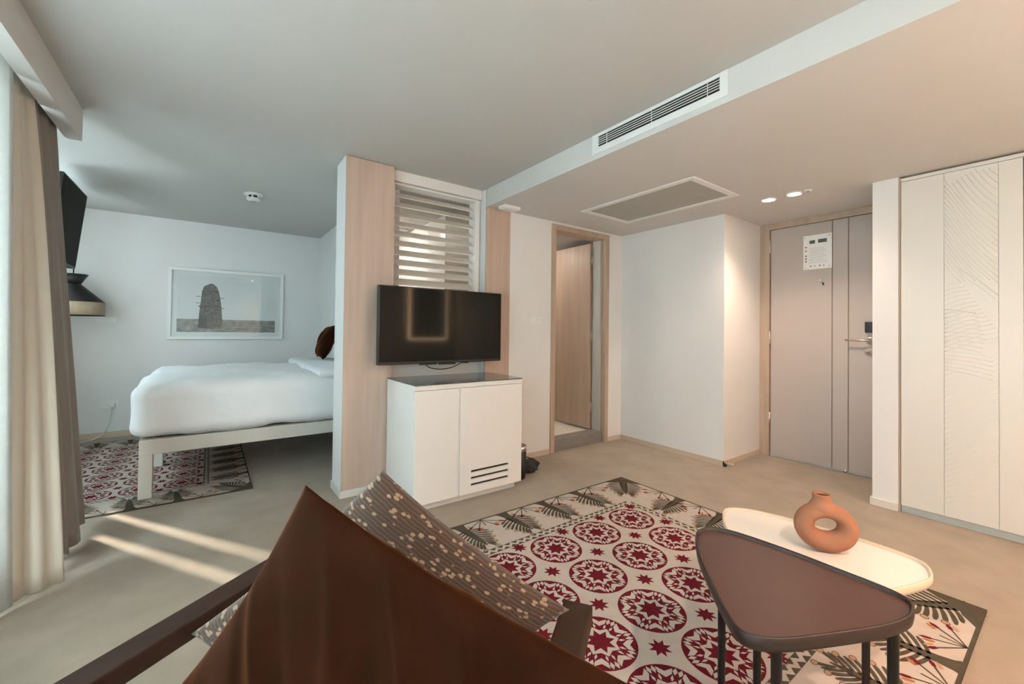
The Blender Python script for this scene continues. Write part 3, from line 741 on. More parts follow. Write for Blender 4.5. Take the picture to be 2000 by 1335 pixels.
# ------------------------------------------------------------------ bed
bd = thing('bed', 'white made-up bed with a low cream frame behind the partition', 'bed', (.45, 4.6, 0))
BX0, BX1, BY0, BY1 = -.378, 1.21, 3.812, 5.42
mb = MB()
mb.box(BX0, BX1, BY0, BY0 + .07, .313, .416, bev=.003); mb.box(BX0, BX1, BY1 - .07, BY1, .313, .416, bev=.003)
mb.box(BX0, BX0 + .07, BY0 + .07, BY1 - .07, .313, .416, bev=.003); mb.box(BX1 - .07, BX1, BY0 + .07, BY1 - .07, .313, .416, bev=.003)
mb.box(BX0 + .07, BX1 - .07, BY0 + .07, BY1 - .07, .37, .40)
mb.build('frame', BEDF, bd)
for (x, y) in ((BX0, BY0), (BX0, BY1 - .07), (BX1 - .075, BY0), (BX1 - .075, BY1 - .07), (BX0, 4.64)):
    box('leg', x, x + .075, y, y + .07, .0112 if x < .28 else 0, .313, BEDF, bd, bev=.003)
def soft_box(name, x0, x1, y0, y1, z0, z1, r, m, parent, nx=40, ny=40, nz=10, amp=.008, seed=1, sag=0.0, skirt=0.0):
    bm = bmesh.new()
    bmesh.ops.create_cube(bm, size=1)
    cxx, cyy, czz = (x0 + x1) / 2, (y0 + y1) / 2, (z0 + z1) / 2
    hx, hy, hz = (x1 - x0) / 2, (y1 - y0) / 2, (z1 - z0) / 2
    bmesh.ops.subdivide_edges(bm, edges=bm.edges[:], cuts=24, use_grid_fill=True)
    rnd = random.Random(seed); ph = [rnd.random() * 6.28 for _ in range(8)]
    V = []
    for v in bm.verts:
        p = Vector((v.co.x * 2 * hx, v.co.y * 2 * hy, v.co.z * 2 * hz))
        q = Vector((max(-hx + r, min(hx - r, p.x)), max(-hy + r, min(hy - r, p.y)), max(-hz + r, min(hz - r, p.z))))
        d = p - q
        nrm = d.normalized() if d.length > 1e-6 else Vector((0, 0, 0))
        if d.length > 1e-6: p = q + nrm * r
        w = amp * (math.sin(9 * p.x + ph[0] + 4 * p.z) * math.sin(7 * p.y + ph[1]) + .5 * math.sin(17 * p.x + 11 * p.y + 14 * p.z + ph[2]) + .35 * math.sin(31 * p.x - 23 * p.y + ph[3]))
        p += nrm * w
        t = (hz - p.z) / (2 * hz)
        p.z -= sag * ((p.x / hx) ** 2 * .5 + (p.y / hy) ** 4 * .5) * (1 - t)
        V.append(Vector((cxx, cyy, czz)) + p)
    bm.verts.index_update()
    F = [tuple(v.index for v in f.verts) for f in bm.faces]; bm.free()
    return obj(name, V, F, m, parent, smooth=True)
soft_box('duvet', -.435, 1.212, 3.765, 5.47, .42, .825, .10, BED, bd, amp=.010, seed=3, sag=.03)
soft_box('folded_cover', .74, 1.213, 3.79, 5.44, .785, .865, .038, BED, bd, amp=.006, seed=9, sag=.01)

def cushion(name, corners, thick, m, label, cat, pinch=.10, folds=None, n=44, power=.55, parent=None):
    """pillow between four corner points A,B,C,D (in order); both faces bulge by thick/2"""
    A, B, C_, D = [Vector(c) for c in corners]
    nrm = (C_ - A).cross(D - B).normalized()
    ctr = (A + B + C_ + D) / 4
    V = []; F = []; UV = []
    idx = {}
    for side in (1, -1):
        for i in range(n + 1):
            for j in range(n + 1):
                u, v = i / n, j / n
                if side == -1 and (i in (0, n) or j in (0, n)): 
                    idx[(side, i, j)] = idx[(1, i, j)]; continue
                p = A * (1 - u) * (1 - v) + B * u * (1 - v) + C_ * u * v + D * (1 - u) * v
                a, b_ = abs(2 * u - 1), abs(2 * v - 1)
                # edges bow inwards between the corners
                k = pinch * (max(a, b_) ** 6) * (1 - min(a, b_) ** 2)
                p = p + (ctr - p) * k
                h = ((max(0, 1 - a ** 2.4)) * (max(0, 1 - b_ ** 2.4))) ** power
                off = side * thick / 2 * h
                if folds: off += folds(u, v, side) * h
                p = p + nrm * off
                idx[(side, i, j)] = len(V); V.append(p); UV.append((u, v))
        for i in range(n):
            for j in range(n):
                q = (idx[(side, i, j)], idx[(side, i + 1, j)], idx[(side, i + 1, j + 1)], idx[(side, i, j + 1)])
                F.append(q if side == 1 else q[::-1])
    o = obj(name, V, F, m, parent, smooth=True, uv=UV)
    if label: tag(o, label, cat)
    bm = bmesh.new(); bm.from_mesh(o.data); bmesh.ops.recalc_face_normals(bm, faces=bm.faces); bm.to_mesh(o.data); bm.free()
    return o
def bfold(u, v, s): return .010 * math.sin(14 * u + 9 * v) * math.sin(6 * v + 1)
cushion('bed_cushion', [(.97, 4.72, .872), (1.01, 5.22, .872), (1.125, 5.20, 1.23), (1.10, 4.74, 1.245)], .15, VELVET,
        'rust velvet cushion leaning at the head of the bed', 'cushion', folds=bfold, n=30)

# ------------------------------------------------------------------ rugs
def make_rug(label, x0, y0, cols, rows, k, first):
    """k scales the motif: pitch .3125, border .55; colours woven flat into the pile"""
    px, py = .322 * k, .305 * k
    bx, by = .560 * k, .540 * k
    wx = 2 * bx + (cols - 1) * px; wy = 2 * by + (rows - 1) * py
    x1, y1 = x0 + wx, y0 + wy
    zt = .009
    t = thing('patterned_rug', label, 'rug', ((x0 + x1) / 2, (y0 + y1) / 2, 0), 'patterned rugs')
    box('pile', x0, x1, y0, y1, 0, zt, RUGW, t)
    mb = MB(); e = .011 * k
    mb.box(x0 - .001, x1 + .001, y0 - .001, y0 + e, .001, zt + .0008); mb.box(x0 - .001, x1 + .001, y1 - e, y1 + .001, .001, zt + .0008)
    mb.box(x0 - .001, x0 + e, y0 + e, y1 - e, .001, zt + .0008); mb.box(x1 - e, x1 + .001, y0 + e, y1 - e, .001, zt + .0008)
    mb.build('binding', RUGG, t)
    mats = [RUGR, RUGW2, RUGG, RUGT, RUGO]
    def poly(mb, P, z, mi):
        mb.add([(x, y, z) for x, y in P], [tuple(range(len(P)))], mi)
    def ring_star(mb, cx, cy, t1, n1, t2, n2, z, mi, ph, N=8):
        """band between two nested N-pointed stars (tip and notch radii)"""
        A, B = [], []
        for i in range(2 * N):
            a = ph + i * PI / N
            ra, rb = (t1, t2) if i % 2 == 0 else (n1, n2)
            A.append((cx + ra * math.cos(a), cy + ra * math.sin(a))); B.append((cx + rb * math.cos(a), cy + rb * math.sin(a)))
        for i in range(2 * N):
            j = (i + 1) % (2 * N); poly(mb, [A[i], A[j], B[j], B[i]], z, mi)
    def star(mb, cx, cy, rt, rn, z, mi, ph=0, N=8):
        P = []
        for i in range(2 * N):
            a = ph + i * PI / N; r = rt if i % 2 == 0 else rn; P.append((cx + r * math.cos(a), cy + r * math.sin(a)))
        for i in range(2 * N):
            poly(mb, [(cx, cy), P[i], P[(i + 1) % (2 * N)]], z, mi)
    R = .141 * k
    def pt(cx, cy, r, a): return (cx + r * R * math.cos(a), cy + r * R * math.sin(a))
    # medallions
    med = None
    for i in range(cols):
        for j in range(rows):
            cx, cy = x0 + bx + i * px, y0 + by + j * py
            if med is not None:
                dup(med[0], (cx - med[1], cy - med[2], 0), t); continue
            mb = MB()
            P = [(cx + R * math.cos(2 * PI * q / 40), cy + R * math.sin(2 * PI * q / 40)) for q in range(40)]
            poly(mb, P, zt + .0006, 0)
            ph = PI / 8
            ring_star(mb, cx, cy, R * .43, R * .25, R * .55, R * .42, zt + .0012, 1, ph)
            for s in range(8):
                a = ph + PI / 8 + s * PI / 4          # notch axis
                d1, d2 = PI / 8 * .58, PI / 8 * .30
                for sg in (-1, 1):
                    # outer white chevron arms, vertex toward the centre
                    poly(mb, [pt(cx, cy, .60, a), pt(cx, cy, .79, a + 0), pt(cx, cy, .93, a + sg * d1), pt(cx, cy, .745, a + sg * d1)][::sg], zt + .0012, 1)
                    # pale lozenges either side of the star point
                    b_ = a + sg * PI / 8 * .80
                    poly(mb, [pt(cx, cy, .72, b_), pt(cx, cy, .845, b_ + PI / 8 * .19), pt(cx, cy, .97, b_), pt(cx, cy, .845, b_ - PI / 8 * .19)], zt + .0012, 1)
                    c_ = a + sg * PI / 8 * .62
                    poly(mb, [pt(cx, cy, .50, c_), pt(cx, cy, .59, c_ + .065), pt(cx, cy, .71, c_), pt(cx, cy, .59, c_ - .065)], zt + .0013, 1)
            med = (mb.build('medallion', mats, t), cx, cy)
    # small stars between medallions and half-way out to the border
    st0 = None
    for i in range(-1, cols):
        for j in range(-1, rows):
            cx, cy = x0 + bx + (i + .5) * px, y0 + by + (j + .5) * py
            cx = max(x0 + .418 * k, min(x1 - .418 * k, cx)); cy = max(y0 + .418 * k, min(y1 - .418 * k, cy))
            if st0 is None:
                mb = MB(); star(mb, cx, cy, .046 * k, .024 * k, zt + .0006, 0, PI / 8)
                st0 = (mb.build('small_star', mats, t), cx, cy)
            else: dup(st0[0], (cx - st0[1], cy - st0[2], 0), t)
    # band of paired triangles round the field
    mb = MB()
    bi, bo = .387 * k, .343 * k          # inner / outer distance from the edge
    bmid = (bi + bo) / 2
    def band(pA, pB, inw):
        pA = Vector(pA); pB = Vector(pB); L = (pB - pA).length; d = (pB - pA) / L; inw = Vector(inw)
        n = round(L / (.048 * k)); p = L / n; h = .023 * k
        for q in range(n):
            a = pA + d * p * q; b_ = a + d * p
            poly(mb, [(a - inw * h)[:2], (b_ - inw * h)[:2], ((a + b_) / 2)[:2]], zt + .0006, 2)
            if q < n - 1:
                poly(mb, [(a + d * p / 2 + inw * h)[:2], (b_ + d * p / 2 + inw * h)[:2], b_[:2]], zt + .0006, 2)
    band((x0 + bmid, y0 + bmid, 0), (x1 - bmid, y0 + bmid, 0), (0, 1, 0))
    band((x0 + bmid, y1 - bmid, 0), (x1 - bmid, y1 - bmid, 0), (0, -1, 0))
    band((x0 + bmid, y0 + bmid, 0), (x0 + bmid, y1 - bmid, 0), (1, 0, 0))
    band((x1 - bmid, y0 + bmid, 0), (x1 - bmid, y1 - bmid, 0), (-1, 0, 0))
    mb.build('triangle_band', mats, t)
    # palm trees and flower sprays in the border
    def frame(ox, oy, d):
        d = Vector((d[0], d[1])).normalized(); w = Vector((-d.y, d.x))
        return lambda a, b_: (ox + w.x * a * k + d.x * b_ * k, oy + w.y * a * k + d.y * b_ * k)
    def tree(ox, oy, d, s=1.0, corner=False):
        m = MB(); f = frame(ox, oy, d); g = lambda a, b_: f(a * s, b_ * s)
        z = zt + .0006
        prof = [(0, .050), (.02, .036), (.06, .027), (.12, .025), (.18, .020), (.24, .014), (.29, .004)]
        for (b0, w0), (b1, w1) in zip(prof, prof[1:]):
            poly(m, [g(-w0, b0), g(w0, b0), g(w1, b1), g(-w1, b1)], z, 2)
        if corner:
            for sg in (-1, 1):
                poly(m, [g(0, -.024), g(sg * .125, .098), g(sg * .05, .085)][::sg], z - .0003, 2)
                poly(m, [g(0, -.024), g(sg * .05, .085), g(0, .06)][::sg], z - .0003, 2)
        for sg in (-1, 1):
            for q in range(9):
                b0 = .085 + .0232 * q
                ln = .128 * (1 - .062 * q) if q > 1 else .095 + .02 * q
                tilt = .38 + .13 * q
                pts = []
                for e_ in range(6):
                    u = e_ / 5
                    aa = tilt + .35 * u
                    pts.append((.012 + ln * u * math.cos(tilt * .75), b0 + ln * u * math.sin(tilt * .75) * .62 + .022 * u * u))
                wid = [.0060, .0066, .0074, .0082, .0086, .0040]
                for (a0, a1) in zip(range(5), range(1, 6)):
                    p0, p1 = pts[a0], pts[a1]
                    dx, dy_ = p1[0] - p0[0], p1[1] - p0[1]; l = math.hypot(dx, dy_); nx_, ny_ = -dy_ / l, dx / l
                    w0, w1 = wid[a0], wid[a1]
                    P = [g(sg * (p0[0] + nx_ * w0), p0[1] + ny_ * w0), g(sg * (p1[0] + nx_ * w1), p1[1] + ny_ * w1),
                         g(sg * (p1[0] - nx_ * w1), p1[1] - ny_ * w1), g(sg * (p0[0] - nx_ * w0), p0[1] - ny_ * w0)]
                    poly(m, P, z, 2)
                if q % 2 == 0 and q > 1:
                    ex, ey = pts[-1]
                    poly(m, [g(sg * (ex + .013 * math.cos(2 * PI * v / 8)), ey + .010 * math.sin(2 * PI * v / 8)) for v in range(8)], z + .0004, 3)
                    for v in range(8):
                        a0, a1 = 2 * PI * v / 8, 2 * PI * (v + 1) / 8
                        poly(m, [g(sg * (ex + .013 * math.cos(a0)), ey + .010 * math.sin(a0)), g(sg * (ex + .013 * math.cos(a1)), ey + .010 * math.sin(a1)),
                                 g(sg * (ex + .016 * math.cos(a1)), ey + .0125 * math.sin(a1)), g(sg * (ex + .016 * math.cos(a0)), ey + .0125 * math.sin(a0))], z + .0004, 2)
        return m.build('woven_palm', mats, t)
    def spray(ox, oy, d):
        m = MB(); g = frame(ox, oy, d); z = zt + .0006
        for q, (an, ln) in enumerate(((-1.05, .105), (-.62, .105), (-.12, .075), (.45, .100), (.95, .115))):
            dx, dy_ = math.sin(an), math.cos(an)
            ex, ey = ln * dx, ln * dy_ + .008
            poly(m, [g(-.003 * dy_, .006 + .003 * dx), g(.003 * dy_, .006 - .003 * dx), g(ex + .0035 * dy_, ey - .0035 * dx), g(ex - .0035 * dy_, ey + .0035 * dx)], z, 2)
            bud = [(.0, -.006), (.022, -.008), (.040, 0), (.022, .008), (0, .006)]
            if q != 2:
                poly(m, [g(ex + dx * a + dy_ * b_, ey + dy_ * a - dx * b_) for a, b_ in bud], z + .0004, 0)
                o_ = .018 if q % 2 else -.018
                poly(m, [g(ex + dx * (a - .004) + dy_ * (b_ + o_), ey + dy_ * (a - .004) - dx * (b_ + o_)) for a, b_ in bud], z + .0003, 4 if q % 2 else 3)
        return m.build('woven_flower', mats, t)
    def side_items(n, pos, mk, shift):
        for q in range(n): mk(pos(q + shift))
    for q in range(cols):
        cx = x0 + bx + q * px
        tree(cx, y1 - .006, (0.12, -1)); tree(cx, y0 + .006, (-.12, 1))
    for q in range(cols + 1):
        cx = x0 + bx + (q - .5) * px
        spray(cx, y1 - .006, (0, -1)); spray(cx, y0 + .006, (0, 1))
    for q in range(rows):
        cy = y0 + by + q * py
        tree(x1 - .006, cy, (-1, -.12)); tree(x0 + .006, cy, (1, .12))
    for q in range(rows + 1):
        cy = y0 + by + (q - .5) * py
        spray(x1 - .006, cy, (-1, 0)); spray(x0 + .006, cy, (1, 0))
    for (ox, oy, d) in ((x0, y0, (1, 1)), (x1, y0, (-1, 1)), (x1, y1, (-1, -1)), (x0, y1, (1, -1))):
        tree(ox + d[0] * .03 * k, oy + d[1] * .03 * k, d, 1.12, True)
    return t
make_rug('cream and maroon medallion rug under the coffee tables', 2.765 - (2 * .56 + 4 * .322), .258, 5, 4, 1.0, True)
K2 = .775
make_rug('cream and maroon medallion rug lying under the bed', .283 - K2 * (2 * .56 + 3 * .322), 3.655, 4, 7, K2, False)

# ------------------------------------------------------------------ television cabinet
tc = thing('tv_cabinet', 'white two-door television cabinet with smoked glass top and three slots', 'cabinet', (1.53, 2.83, 0))
CX0, CX1, CYF, CYB = 1.089, 1.967, 2.565, 3.085
box('plinth', CX0 + .02, CX1 - .04, CYF + .035, CYB, 0, .045, SKIRTW, tc)
mb = MB(); mb.box(CX0, CX1, CYF + .020, CYB, .045, .830, bev=.002); mb.box(CX0, CX1, CYF + .004, CYF + .02, .800, .830)
mb.build('body', WHITE, tc)
box('door', CX0 + .001, 1.412, CYF, CYF + .019, .047, .797, WHITE, tc, bev=.002)
box('finger_strip', 1.413, 1.4265, CYF + .008, CYF + .019, .047, .797, WHITEP, tc)
DX0, DX1, SX0, SX1 = 1.428, CX1 - .001, 1.519, 1.846
mb = MB()
mb.box(DX0, SX0, CYF, CYF + .018, .047, .797); mb.box(SX1, DX1, CYF, CYF + .018, .047, .797)
zs = [.047]
for z in (.106, .153, .200): zs += [z - .0085, z + .0085]
zs += [.797]
for a in range(0, len(zs), 2): mb.box(SX0, SX1, CYF, CYF + .018, zs[a], zs[a + 1])
dr = mb.build('door', WHITE, tc)
box('slot_backing', SX0 - .005, SX1 + .005, CYF + .0165, CYF + .0185, .09, .215, DARK, dr)
box('glass_top', CX0 - .001, CX1 + .001, CYF - .002, CYB, .832, .8385, GLASST, tc, bev=.001)

# ------------------------------------------------------------------ television
tv = thing('television', 'large black wall television above the white cabinet', 'television', (1.50, 2.98, .94))
TX0, TX1, TZ0, TZ1, TY = .972, 2.030, .943, 1.520, 2.955
box('casing', TX0, TX1, TY, TY + .045, TZ0, TZ1, BLACK, tv, bev=.004)
box('screen', TX0 + .008, TX1 - .008, TY - .0015, TY, TZ0 + .020, TZ1 - .008, SCREEN, tv)
mb = MB(); mb.box(1.28, 1.72, TY + .045, TY + .09, 1.02, 1.40, bev=.01); mb.build('rear_housing', BLACK, tv)
mb = MB(); mb.box(1.40, 1.60, TY + .09, 3.209, 1.10, 1.35); mb.build('wall_bracket', BLACKM, tv)
mb = MB(); mb.box(1.30, 1.44, TY + .01, TY + .035, TZ0 - .010, TZ0); mb.box(1.46, 1.60, TY + .01, TY + .035, TZ0 - .013, TZ0); mb.box(1.67, 1.72, TY + .01, TY + .035, TZ0 - .008, TZ0)
mb.build('sensor_strip', BLACK, tv)
MB().tube(catmull([(1.34, TY + .03, TZ0), (1.39, TY + .03, TZ0 - .035), (1.48, TY + .03, TZ0 - .050), (1.58, TY + .03, TZ0 - .038), (1.68, TY + .03, TZ0 + .002)], 20), .0035, 8).build('cable', BLACK, tv)

# ------------------------------------------------------------------ bin and bag
bn = thing('waste_bin', 'slim black waste bin with steel rim behind the cabinet', 'bin', (2.062, 2.745, 0))
c = (2.062, 2.745, 0)
MB().lathe(c, [(0, .002), (.066, .0), (.070, .01), (.074, .235), (.070, .235), (.066, .012), (0, .010)], 32).build('body', BLACKM, bn)
MB().lathe(c, [(.0745, .222), (.0765, .222), (.0765, .262), (.071, .262), (.071, .235)], 32).build('steel_band', CHROME, bn)
bg = thing('black_bag', 'small limp black bag with cord loop beside the waste bin', 'bag', (2.25, 2.83, 0))
def blob(name, ctr, rad, m, parent, seed, rot=0.0):
    bm = bmesh.new(); bmesh.ops.create_icosphere(bm, subdivisions=4, radius=1); rnd = random.Random(seed); ph = [rnd.random() * 6 for _ in range(6)]
    V = []; ca, sa = math.cos(rot), math.sin(rot)
    for v in bm.verts:
        p = v.co; f = 1 + .10 * math.sin(4 * p.x + ph[0]) * math.sin(5 * p.y + ph[1]) + .06 * math.sin(9 * p.x + 7 * p.z + ph[2])
        q = Vector((p.x * rad[0], p.y * rad[1], p.z * rad[2])) * f
        V.append((ctr[0] + q.x * ca - q.y * sa, ctr[1] + q.x * sa + q.y * ca, max(.001, ctr[2] + q.z)))
    bm.verts.index_update(); F = [tuple(v.index for v in f.verts) for f in bm.faces]; bm.free()
    return obj(name, V, F, m, parent, smooth=True)
BAGM = mat('black_bag_cloth', (0.018, 0.018, 0.018, 1), .7, var=.2, bump=.2, bscale=120)
blob('pouch', (2.215, 2.80, .030), (.085, .045, .038), BAGM, bg, 2, -.5)
blob('pouch_fold', (2.27, 2.86, .040), (.10, .040, .050), BAGM, bg, 5, -.35)
MB().tube(catmull([(2.22, 2.87, .07), (2.25, 2.90, .092), (2.30, 2.90, .085), (2.335, 2.88, .05), (2.345, 2.86, .015)], 20), .005, 8).build('cord_loop', BAGM, bg)
MB().lathe((2.335, 2.825, .012), [(.006, 0), (.009, .005), (.006, .012)], 10).build('eyelet', CHROME, bg)

# ------------------------------------------------------------------ coffee tables and vase
def smooth_loop(P, n):
    P = [Vector((x, y, 0)) for x, y in P]; m = len(P); out = []
    for i in range(m):
        a, b_, c, d = P[(i - 1) % m], P[i], P[(i + 1) % m], P[(i + 2) % m]
        for q in range(n):
            t = q / n
            out.append(0.5 * ((2 * b_) + (c - a) * t + (2 * a - 5 * b_ + 4 * c - d) * t * t + (3 * b_ - a - 3 * c + d) * t ** 3))
    return [(p.x, p.y) for p in out]
def inset(P, d):
    n = len(P); out = []
    area = sum(P[i][0] * P[(i + 1) % n][1] - P[(i + 1) % n][0] * P[i][1] for i in range(n))
    sg = 1 if area > 0 else -1
    for i in range(n):
        a = Vector(P[i - 1]); c = Vector(P[(i + 1) % n]); t = (c - a).normalized()
        out.append((P[i][0] - t.y * d * sg, P[i][1] + t.x * d * sg))
    return out
def tray_table(name, label, outline, ztop, thick, mtop, medge, legs, rl):
    ctr = (sum(p[0] for p in outline) / len(outline), sum(p[1] for p in outline) / len(outline), 0)
    t = thing(name, label, 'coffee table', ctr)
    P = smooth_loop(outline, 6)
    n = len(P); lip = .010
    prof = [(0.012, ztop - thick), (0.002, ztop - thick + .006), (0, ztop - thick * .5), (0, ztop - .002), (.0015, ztop), (.005, ztop), (.007, ztop - .002), (.010, ztop - lip)]
    V = []; F = []; M = []
    for (ins, z) in prof:
        V += [(x, y, z) for x, y in inset(P, ins)]
    for a in range(len(prof) - 1):
        for i in range(n):
            F.append((a * n + i, a * n + (i + 1) % n, (a + 1) * n + (i + 1) % n, (a + 1) * n + i))
    F.append(tuple(range(n))[::-1])
    o = obj('rim', V, F, medge, t)
    for p in o.data.polygons: p.use_smooth = len(p.vertices) == 4
    bm = bmesh.new(); bm.from_mesh(o.data); bmesh.ops.recalc_face_normals(bm, faces=bm.faces); bm.to_mesh(o.data); bm.free()
    MB().prism(inset(P, .0095), ztop - lip - .008, ztop - lip).build('table_top', mtop, t)
    for (x, y) in legs:
        MB().lathe((x, y, 0), [(rl * .80, .0112), (rl * .85, .016), (rl, ztop - thick - .004), (rl * 1.25, ztop - thick - .003), (rl * 1.25, ztop - thick + .004)], 20).build('leg', BLACKM, t)
    return t
BROWN_O = [(1.376, .798), (1.429, .816), (1.487, .800), (1.524, .728), (1.541, .573), (1.542, .436), (1.540, .331), (1.523, .280), (1.487, .262), (1.421, .262), (1.322, .293), (1.163, .368), (1.081, .412), (1.039, .449), (1.031, .491), (1.085, .556), (1.185, .652), (1.285, .738)]
WHITE_O = [(1.806, .923), (1.867, .925), (1.922, .874), (1.962, .768), (1.985, .629), (2.000, .505), (1.997, .388), (1.973, .325), (1.912, .295), (1.843, .292), (1.720, .330), (1.52, .41), (1.40, .455), (1.345, .50), (1.345, .55), (1.40, .61), (1.52, .71), (1.68, .85)]
tray_table('brown_side_table', 'taller brown rounded-triangle tray table with slim black legs', BROWN_O, .500, .040, BROWNT, BROWNE, [(1.372, .703), (1.135, .447), (1.432, .293)], .0125)
tray_table('white_side_table', 'lower cream rounded-triangle tray table holding the terracotta vase', WHITE_O, .435, .034, CREAMT, CREAME, [(1.80, .84), (1.425, .617), (1.80, .437)], .0125)
# ring vase
VX, VY, VZ = 1.803, .552, .4255
view = Vector((VX, VY, 0)).normalized()
ax = (Matrix.Rotation(math.radians(17), 3, 'Z') @ view)          # normal of the ring
rx = Vector((ax.y, -ax.x, 0))                                      # across the ring
vz = thing('ring_vase', 'terracotta ring-shaped vase with short neck on the cream table', 'vase', (VX, VY, VZ))
V = []; F = []; N1, N2 = 64, 28
for i in range(N1):
    a = 2 * PI * i / N1
    cxr, czr = .066 * math.cos(a), .056 * math.sin(a)
    rr = .031 + .005 * math.sin(-a)                                # in-plane half thickness
    for j in range(N2):
        b_ = 2 * PI * j / N2
        rad = Vector((math.cos(a), math.sin(a)))
        px_, pz_ = cxr + rad.x * rr * math.cos(b_), czr + rad.y * rr * math.cos(b_)
        w = .038 * math.sin(b_)
        zz = VZ + .090 + pz_
        zz = max(zz, VZ + .001 + .002 * abs(math.cos(b_)))
        V.append(Vector((VX, VY, 0)) + rx * px_ + ax * w + Vector((0, 0, zz)))
for i in range(N1):
    for j in range(N2):
        F.append((i * N2 + j, i * N2 + (j + 1) % N2, ((i + 1) % N1) * N2 + (j + 1) % N2, ((i + 1) % N1) * N2 + j))
mb = MB(); mb.add(V, F, 0, True)
nc = Vector((VX, VY, 0)) - rx * .012
mb.lathe((nc.x, nc.y, VZ), [(.040, .152), (.038, .164), (.032, .174), (.0285, .181), (.0275, .190), (.029, .199), (.029, .204), (.025, .2045), (.018, .200), (.016, .174), (0, .170)], 32)
body = mb.build('body', TERRA, vz, smooth=True)
md = body.modifiers.new('blend', 'REMESH'); md.mode = 'VOXEL'; md.voxel_size = .0035; md.use_smooth_shade = True
md2 = body.modifiers.new('soften', 'SMOOTH'); md2.iterations = 6; md2.factor = .5
MB().lathe((nc.x, nc.y, VZ + .194), [(0, 0), (.0175, .0005)], 24).build('mouth', mat('mouth_shade', (.16, .05, .022, 1), .9, var=.05), vz)  # darker disc across the neck stands in for the shade inside

# ------------------------------------------------------------------ armchair with cushions
E2 = Vector((.819, .574, 0)); N2_ = Vector((.574, -.819, 0))
def ST(s, t, z): return E2 * s + N2_ * t + Vector((0, 0, z))
ch = thing('armchair', 'dark walnut armchair with flat open arms in the foreground', 'armchair', tuple(ST(.56, -.54, 0)))
def sbar(name, p, q, w, t_, m, parent=ch, up=(0, 0, 1)):
    mb = MB().bar(p, q, w, t_, up=up)
    o = mb.build(name, m, parent)
    bm = bmesh.new(); bm.from_mesh(o.data); bmesh.ops.bevel(bm, geom=bm.edges[:], offset=.004, segments=2, profile=.5, affect='EDGES'); bm.to_mesh(o.data); bm.free()
    return o
AT = .60
sbar('arm', ST(.20, -.922, AT - .020), ST(.935, -.922, AT - .020), .062, .040, WALNUT)
sbar('arm', ST(.20, -.158, AT - .020), ST(.935, -.158, AT - .020), .064, .040, WALNUT)
for t_ in (-.922, -.158):
    sbar('leg', ST(.84, t_, .0112 if t_ > -.5 else 0), ST(.84, t_, AT - .04), .045, .045, WALNUT, up=(1, 0, 0))
    sbar('leg', ST(.24, t_, 0), ST(.24, t_, AT - .04), .045, .045, WALNUT, up=(1, 0, 0))
for s_ in (.84, .24): sbar('seat_rail', ST(s_, -.90, .24), ST(s_, -.18, .24), .03, .06, WALNUT)
for t_ in (-.895, -.185): sbar('seat_rail', ST(.26, t_, .24), ST(.82, t_, .24), .03, .06, WALNUT)
mb = MB(); o_ = MB()
V = []
for z in (.272, .345):
    for (s_, t_) in ((.27, -.875), (.86, -.875), (.86, -.205), (.27, -.205)): V.append(ST(s_, t_, z))
o_.add(V, [(3, 2, 1, 0), (4, 5, 6, 7), (0, 1, 5, 4), (1, 2, 6, 5), (2, 3, 7, 6), (3, 0, 4, 7)])
so = o_.build('seat_cushion', SEATM, ch)
bm = bmesh.new(); bm.from_mesh(so.data); bmesh.ops.bevel(bm, geom=bm.edges[:], offset=.025, segments=4, profile=.5, affect='EDGES'); bm.to_mesh(so.data); bm.free()
for t_ in (-.86, -.22): sbar('back_post', ST(.30, t_, .25), ST(.17, t_, .76), .035, .035, WALNUT, up=(1, 0, 0))
sbar('back_rail', ST(.172, -.86, .745), ST(.172, -.22, .745), .025, .06, WALNUT)
sbar('back_rail', ST(.27, -.86, .38), ST(.27, -.22, .38), .025, .06, WALNUT)
for i in range(5):
    t_ = -.76 + i * .11
    sbar('back_spindle', ST(.268, t_, .38), ST(.174, t_, .745), .018, .018, WALNUT, up=(1, 0, 0))

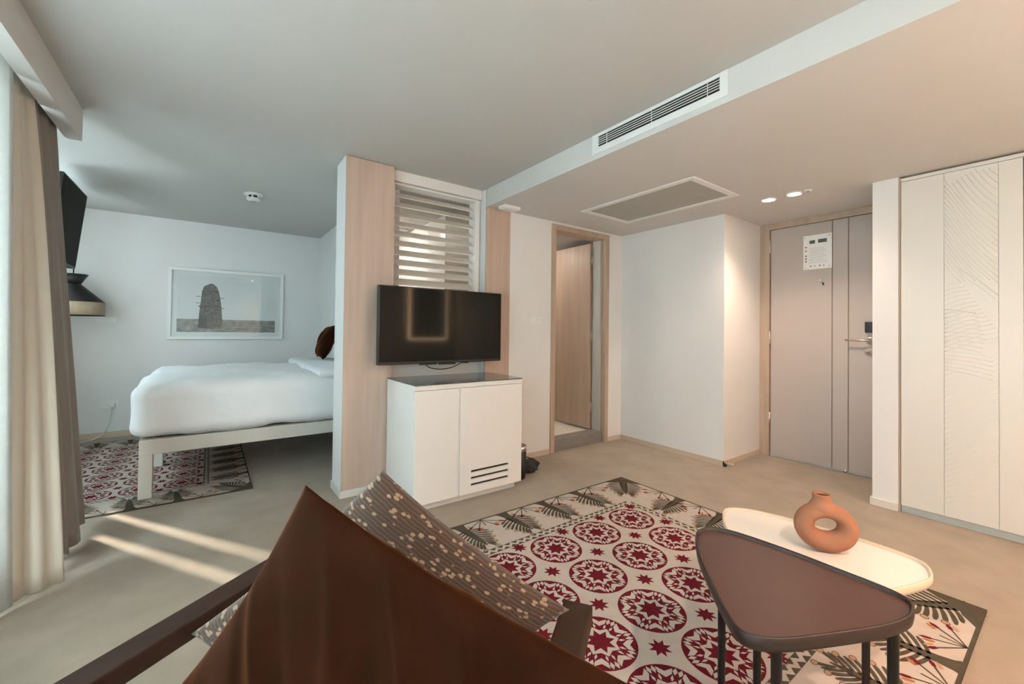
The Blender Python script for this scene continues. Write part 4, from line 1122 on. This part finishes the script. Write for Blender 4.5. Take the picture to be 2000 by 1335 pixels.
def pfold(u, v, s): return .006 * math.sin(11 * u + 3 * v) + .012 * math.exp(-((u - .93) ** 2 + (v - .93) ** 2) * 40)
cushion('flecked_cushion', [ST(.69, -.53, .357), ST(.868, -.165, .622), ST(.742, -.538, .905), ST(.588, -.872, .588)], .13, FLECK,
        'flecked brown woven cushion standing behind the rust velvet one', 'cushion', pinch=.06, folds=pfold, n=56, power=.5)
def vfold(u, v, s):
    d = u - v
    f = 0
    for c0, w0, a0 in ((.06, .030, .016), (.17, .045, -.014), (.27, .022, .017), (.40, .050, -.016), (.50, .022, .018), (.62, .04, -.012), (.72, .02, .014),
                       (-.14, .04, -.012), (-.30, .028, .016), (-.38, .03, -.012), (-.55, .05, .012)):
        f += a0 * math.exp(-((d + .10 * math.sin(3 * u + c0 * 9) * (1 - u) - c0) / w0) ** 2)
    f *= (.35 + .65 * max(u, v)) * .55
    f += .010 * math.sin(7 * u + 2) * math.sin(6 * v)
    return f * (1 if s == 1 else -1)
cushion('velvet_cushion', [ST(.55, -.50, .37), ST(.60, .0, .712), ST(.474, -.474, .975), ST(.51, -.850, .50)], .10, VELVET,
        'large rust velvet cushion standing on its corner in the foreground', 'cushion', pinch=.085, folds=vfold, n=90, power=.5)

# ------------------------------------------------------------------ backlit mirror on the wall behind the view
lm = thing('backlit_mirror', 'tall mirror with a warm light strip on the near wall', 'mirror', (3.25, YF + .02, 1.03))
MX0, MX1, MZ0, MZ1 = 2.88, 3.62, 1.03, 2.18
box('mirror_glass', MX0 + .02, MX1 - .02, YF + .02, YF + .03, MZ0 + .02, MZ1 - .02, MIRROR, lm)
mb = MB(); mb.box(MX0, MX1, YF, YF + .02, MZ0 + .02, MZ1 - .02); mb.build('backing', WHITEP, lm)
mb = MB(); mb.box(MX0, MX0 + .02, YF + .005, YF + .03, MZ0, MZ1); mb.box(MX1 - .02, MX1, YF + .005, YF + .03, MZ0, MZ1)
mb.box(MX0 + .02, MX1 - .02, YF + .005, YF + .03, MZ0, MZ0 + .02); mb.box(MX0 + .02, MX1 - .02, YF + .005, YF + .03, MZ1 - .02, MZ1)
mb.build('light_strip', LED, lm)

# ------------------------------------------------------------------ floor lamp added behind the view to brighten the lounge
fl = thing('added_floor_lamp', 'slim black floor lamp added out of view to brighten the lounge', 'lamp', (1.85, -.90, 0))
c = (1.85, -.90, 0)
MB().lathe(c, [(0, 0), (.14, .0), (.14, .012), (.02, .022), (.012, .03)], 32).build('base', BLACKM, fl)
MB().tube([(1.85, -.90, .02), (1.85, -.90, 1.40)], .011, 12).build('pole', BLACKM, fl)
MB().lathe(c, [(.19, 1.36), (.17, 1.66), (.167, 1.66), (.187, 1.36)], 40).build('lamp_shade', mat('added_lit_shade', (1.0, .74, .54, 1), .8, emit=7.0), fl)
MB().tube([(1.68, -.90, 1.40), (2.02, -.90, 1.40)], .004, 8).tube([(1.85, -1.07, 1.40), (1.85, -.73, 1.40)], .004, 8).build('shade_spider', BLACKM, fl)
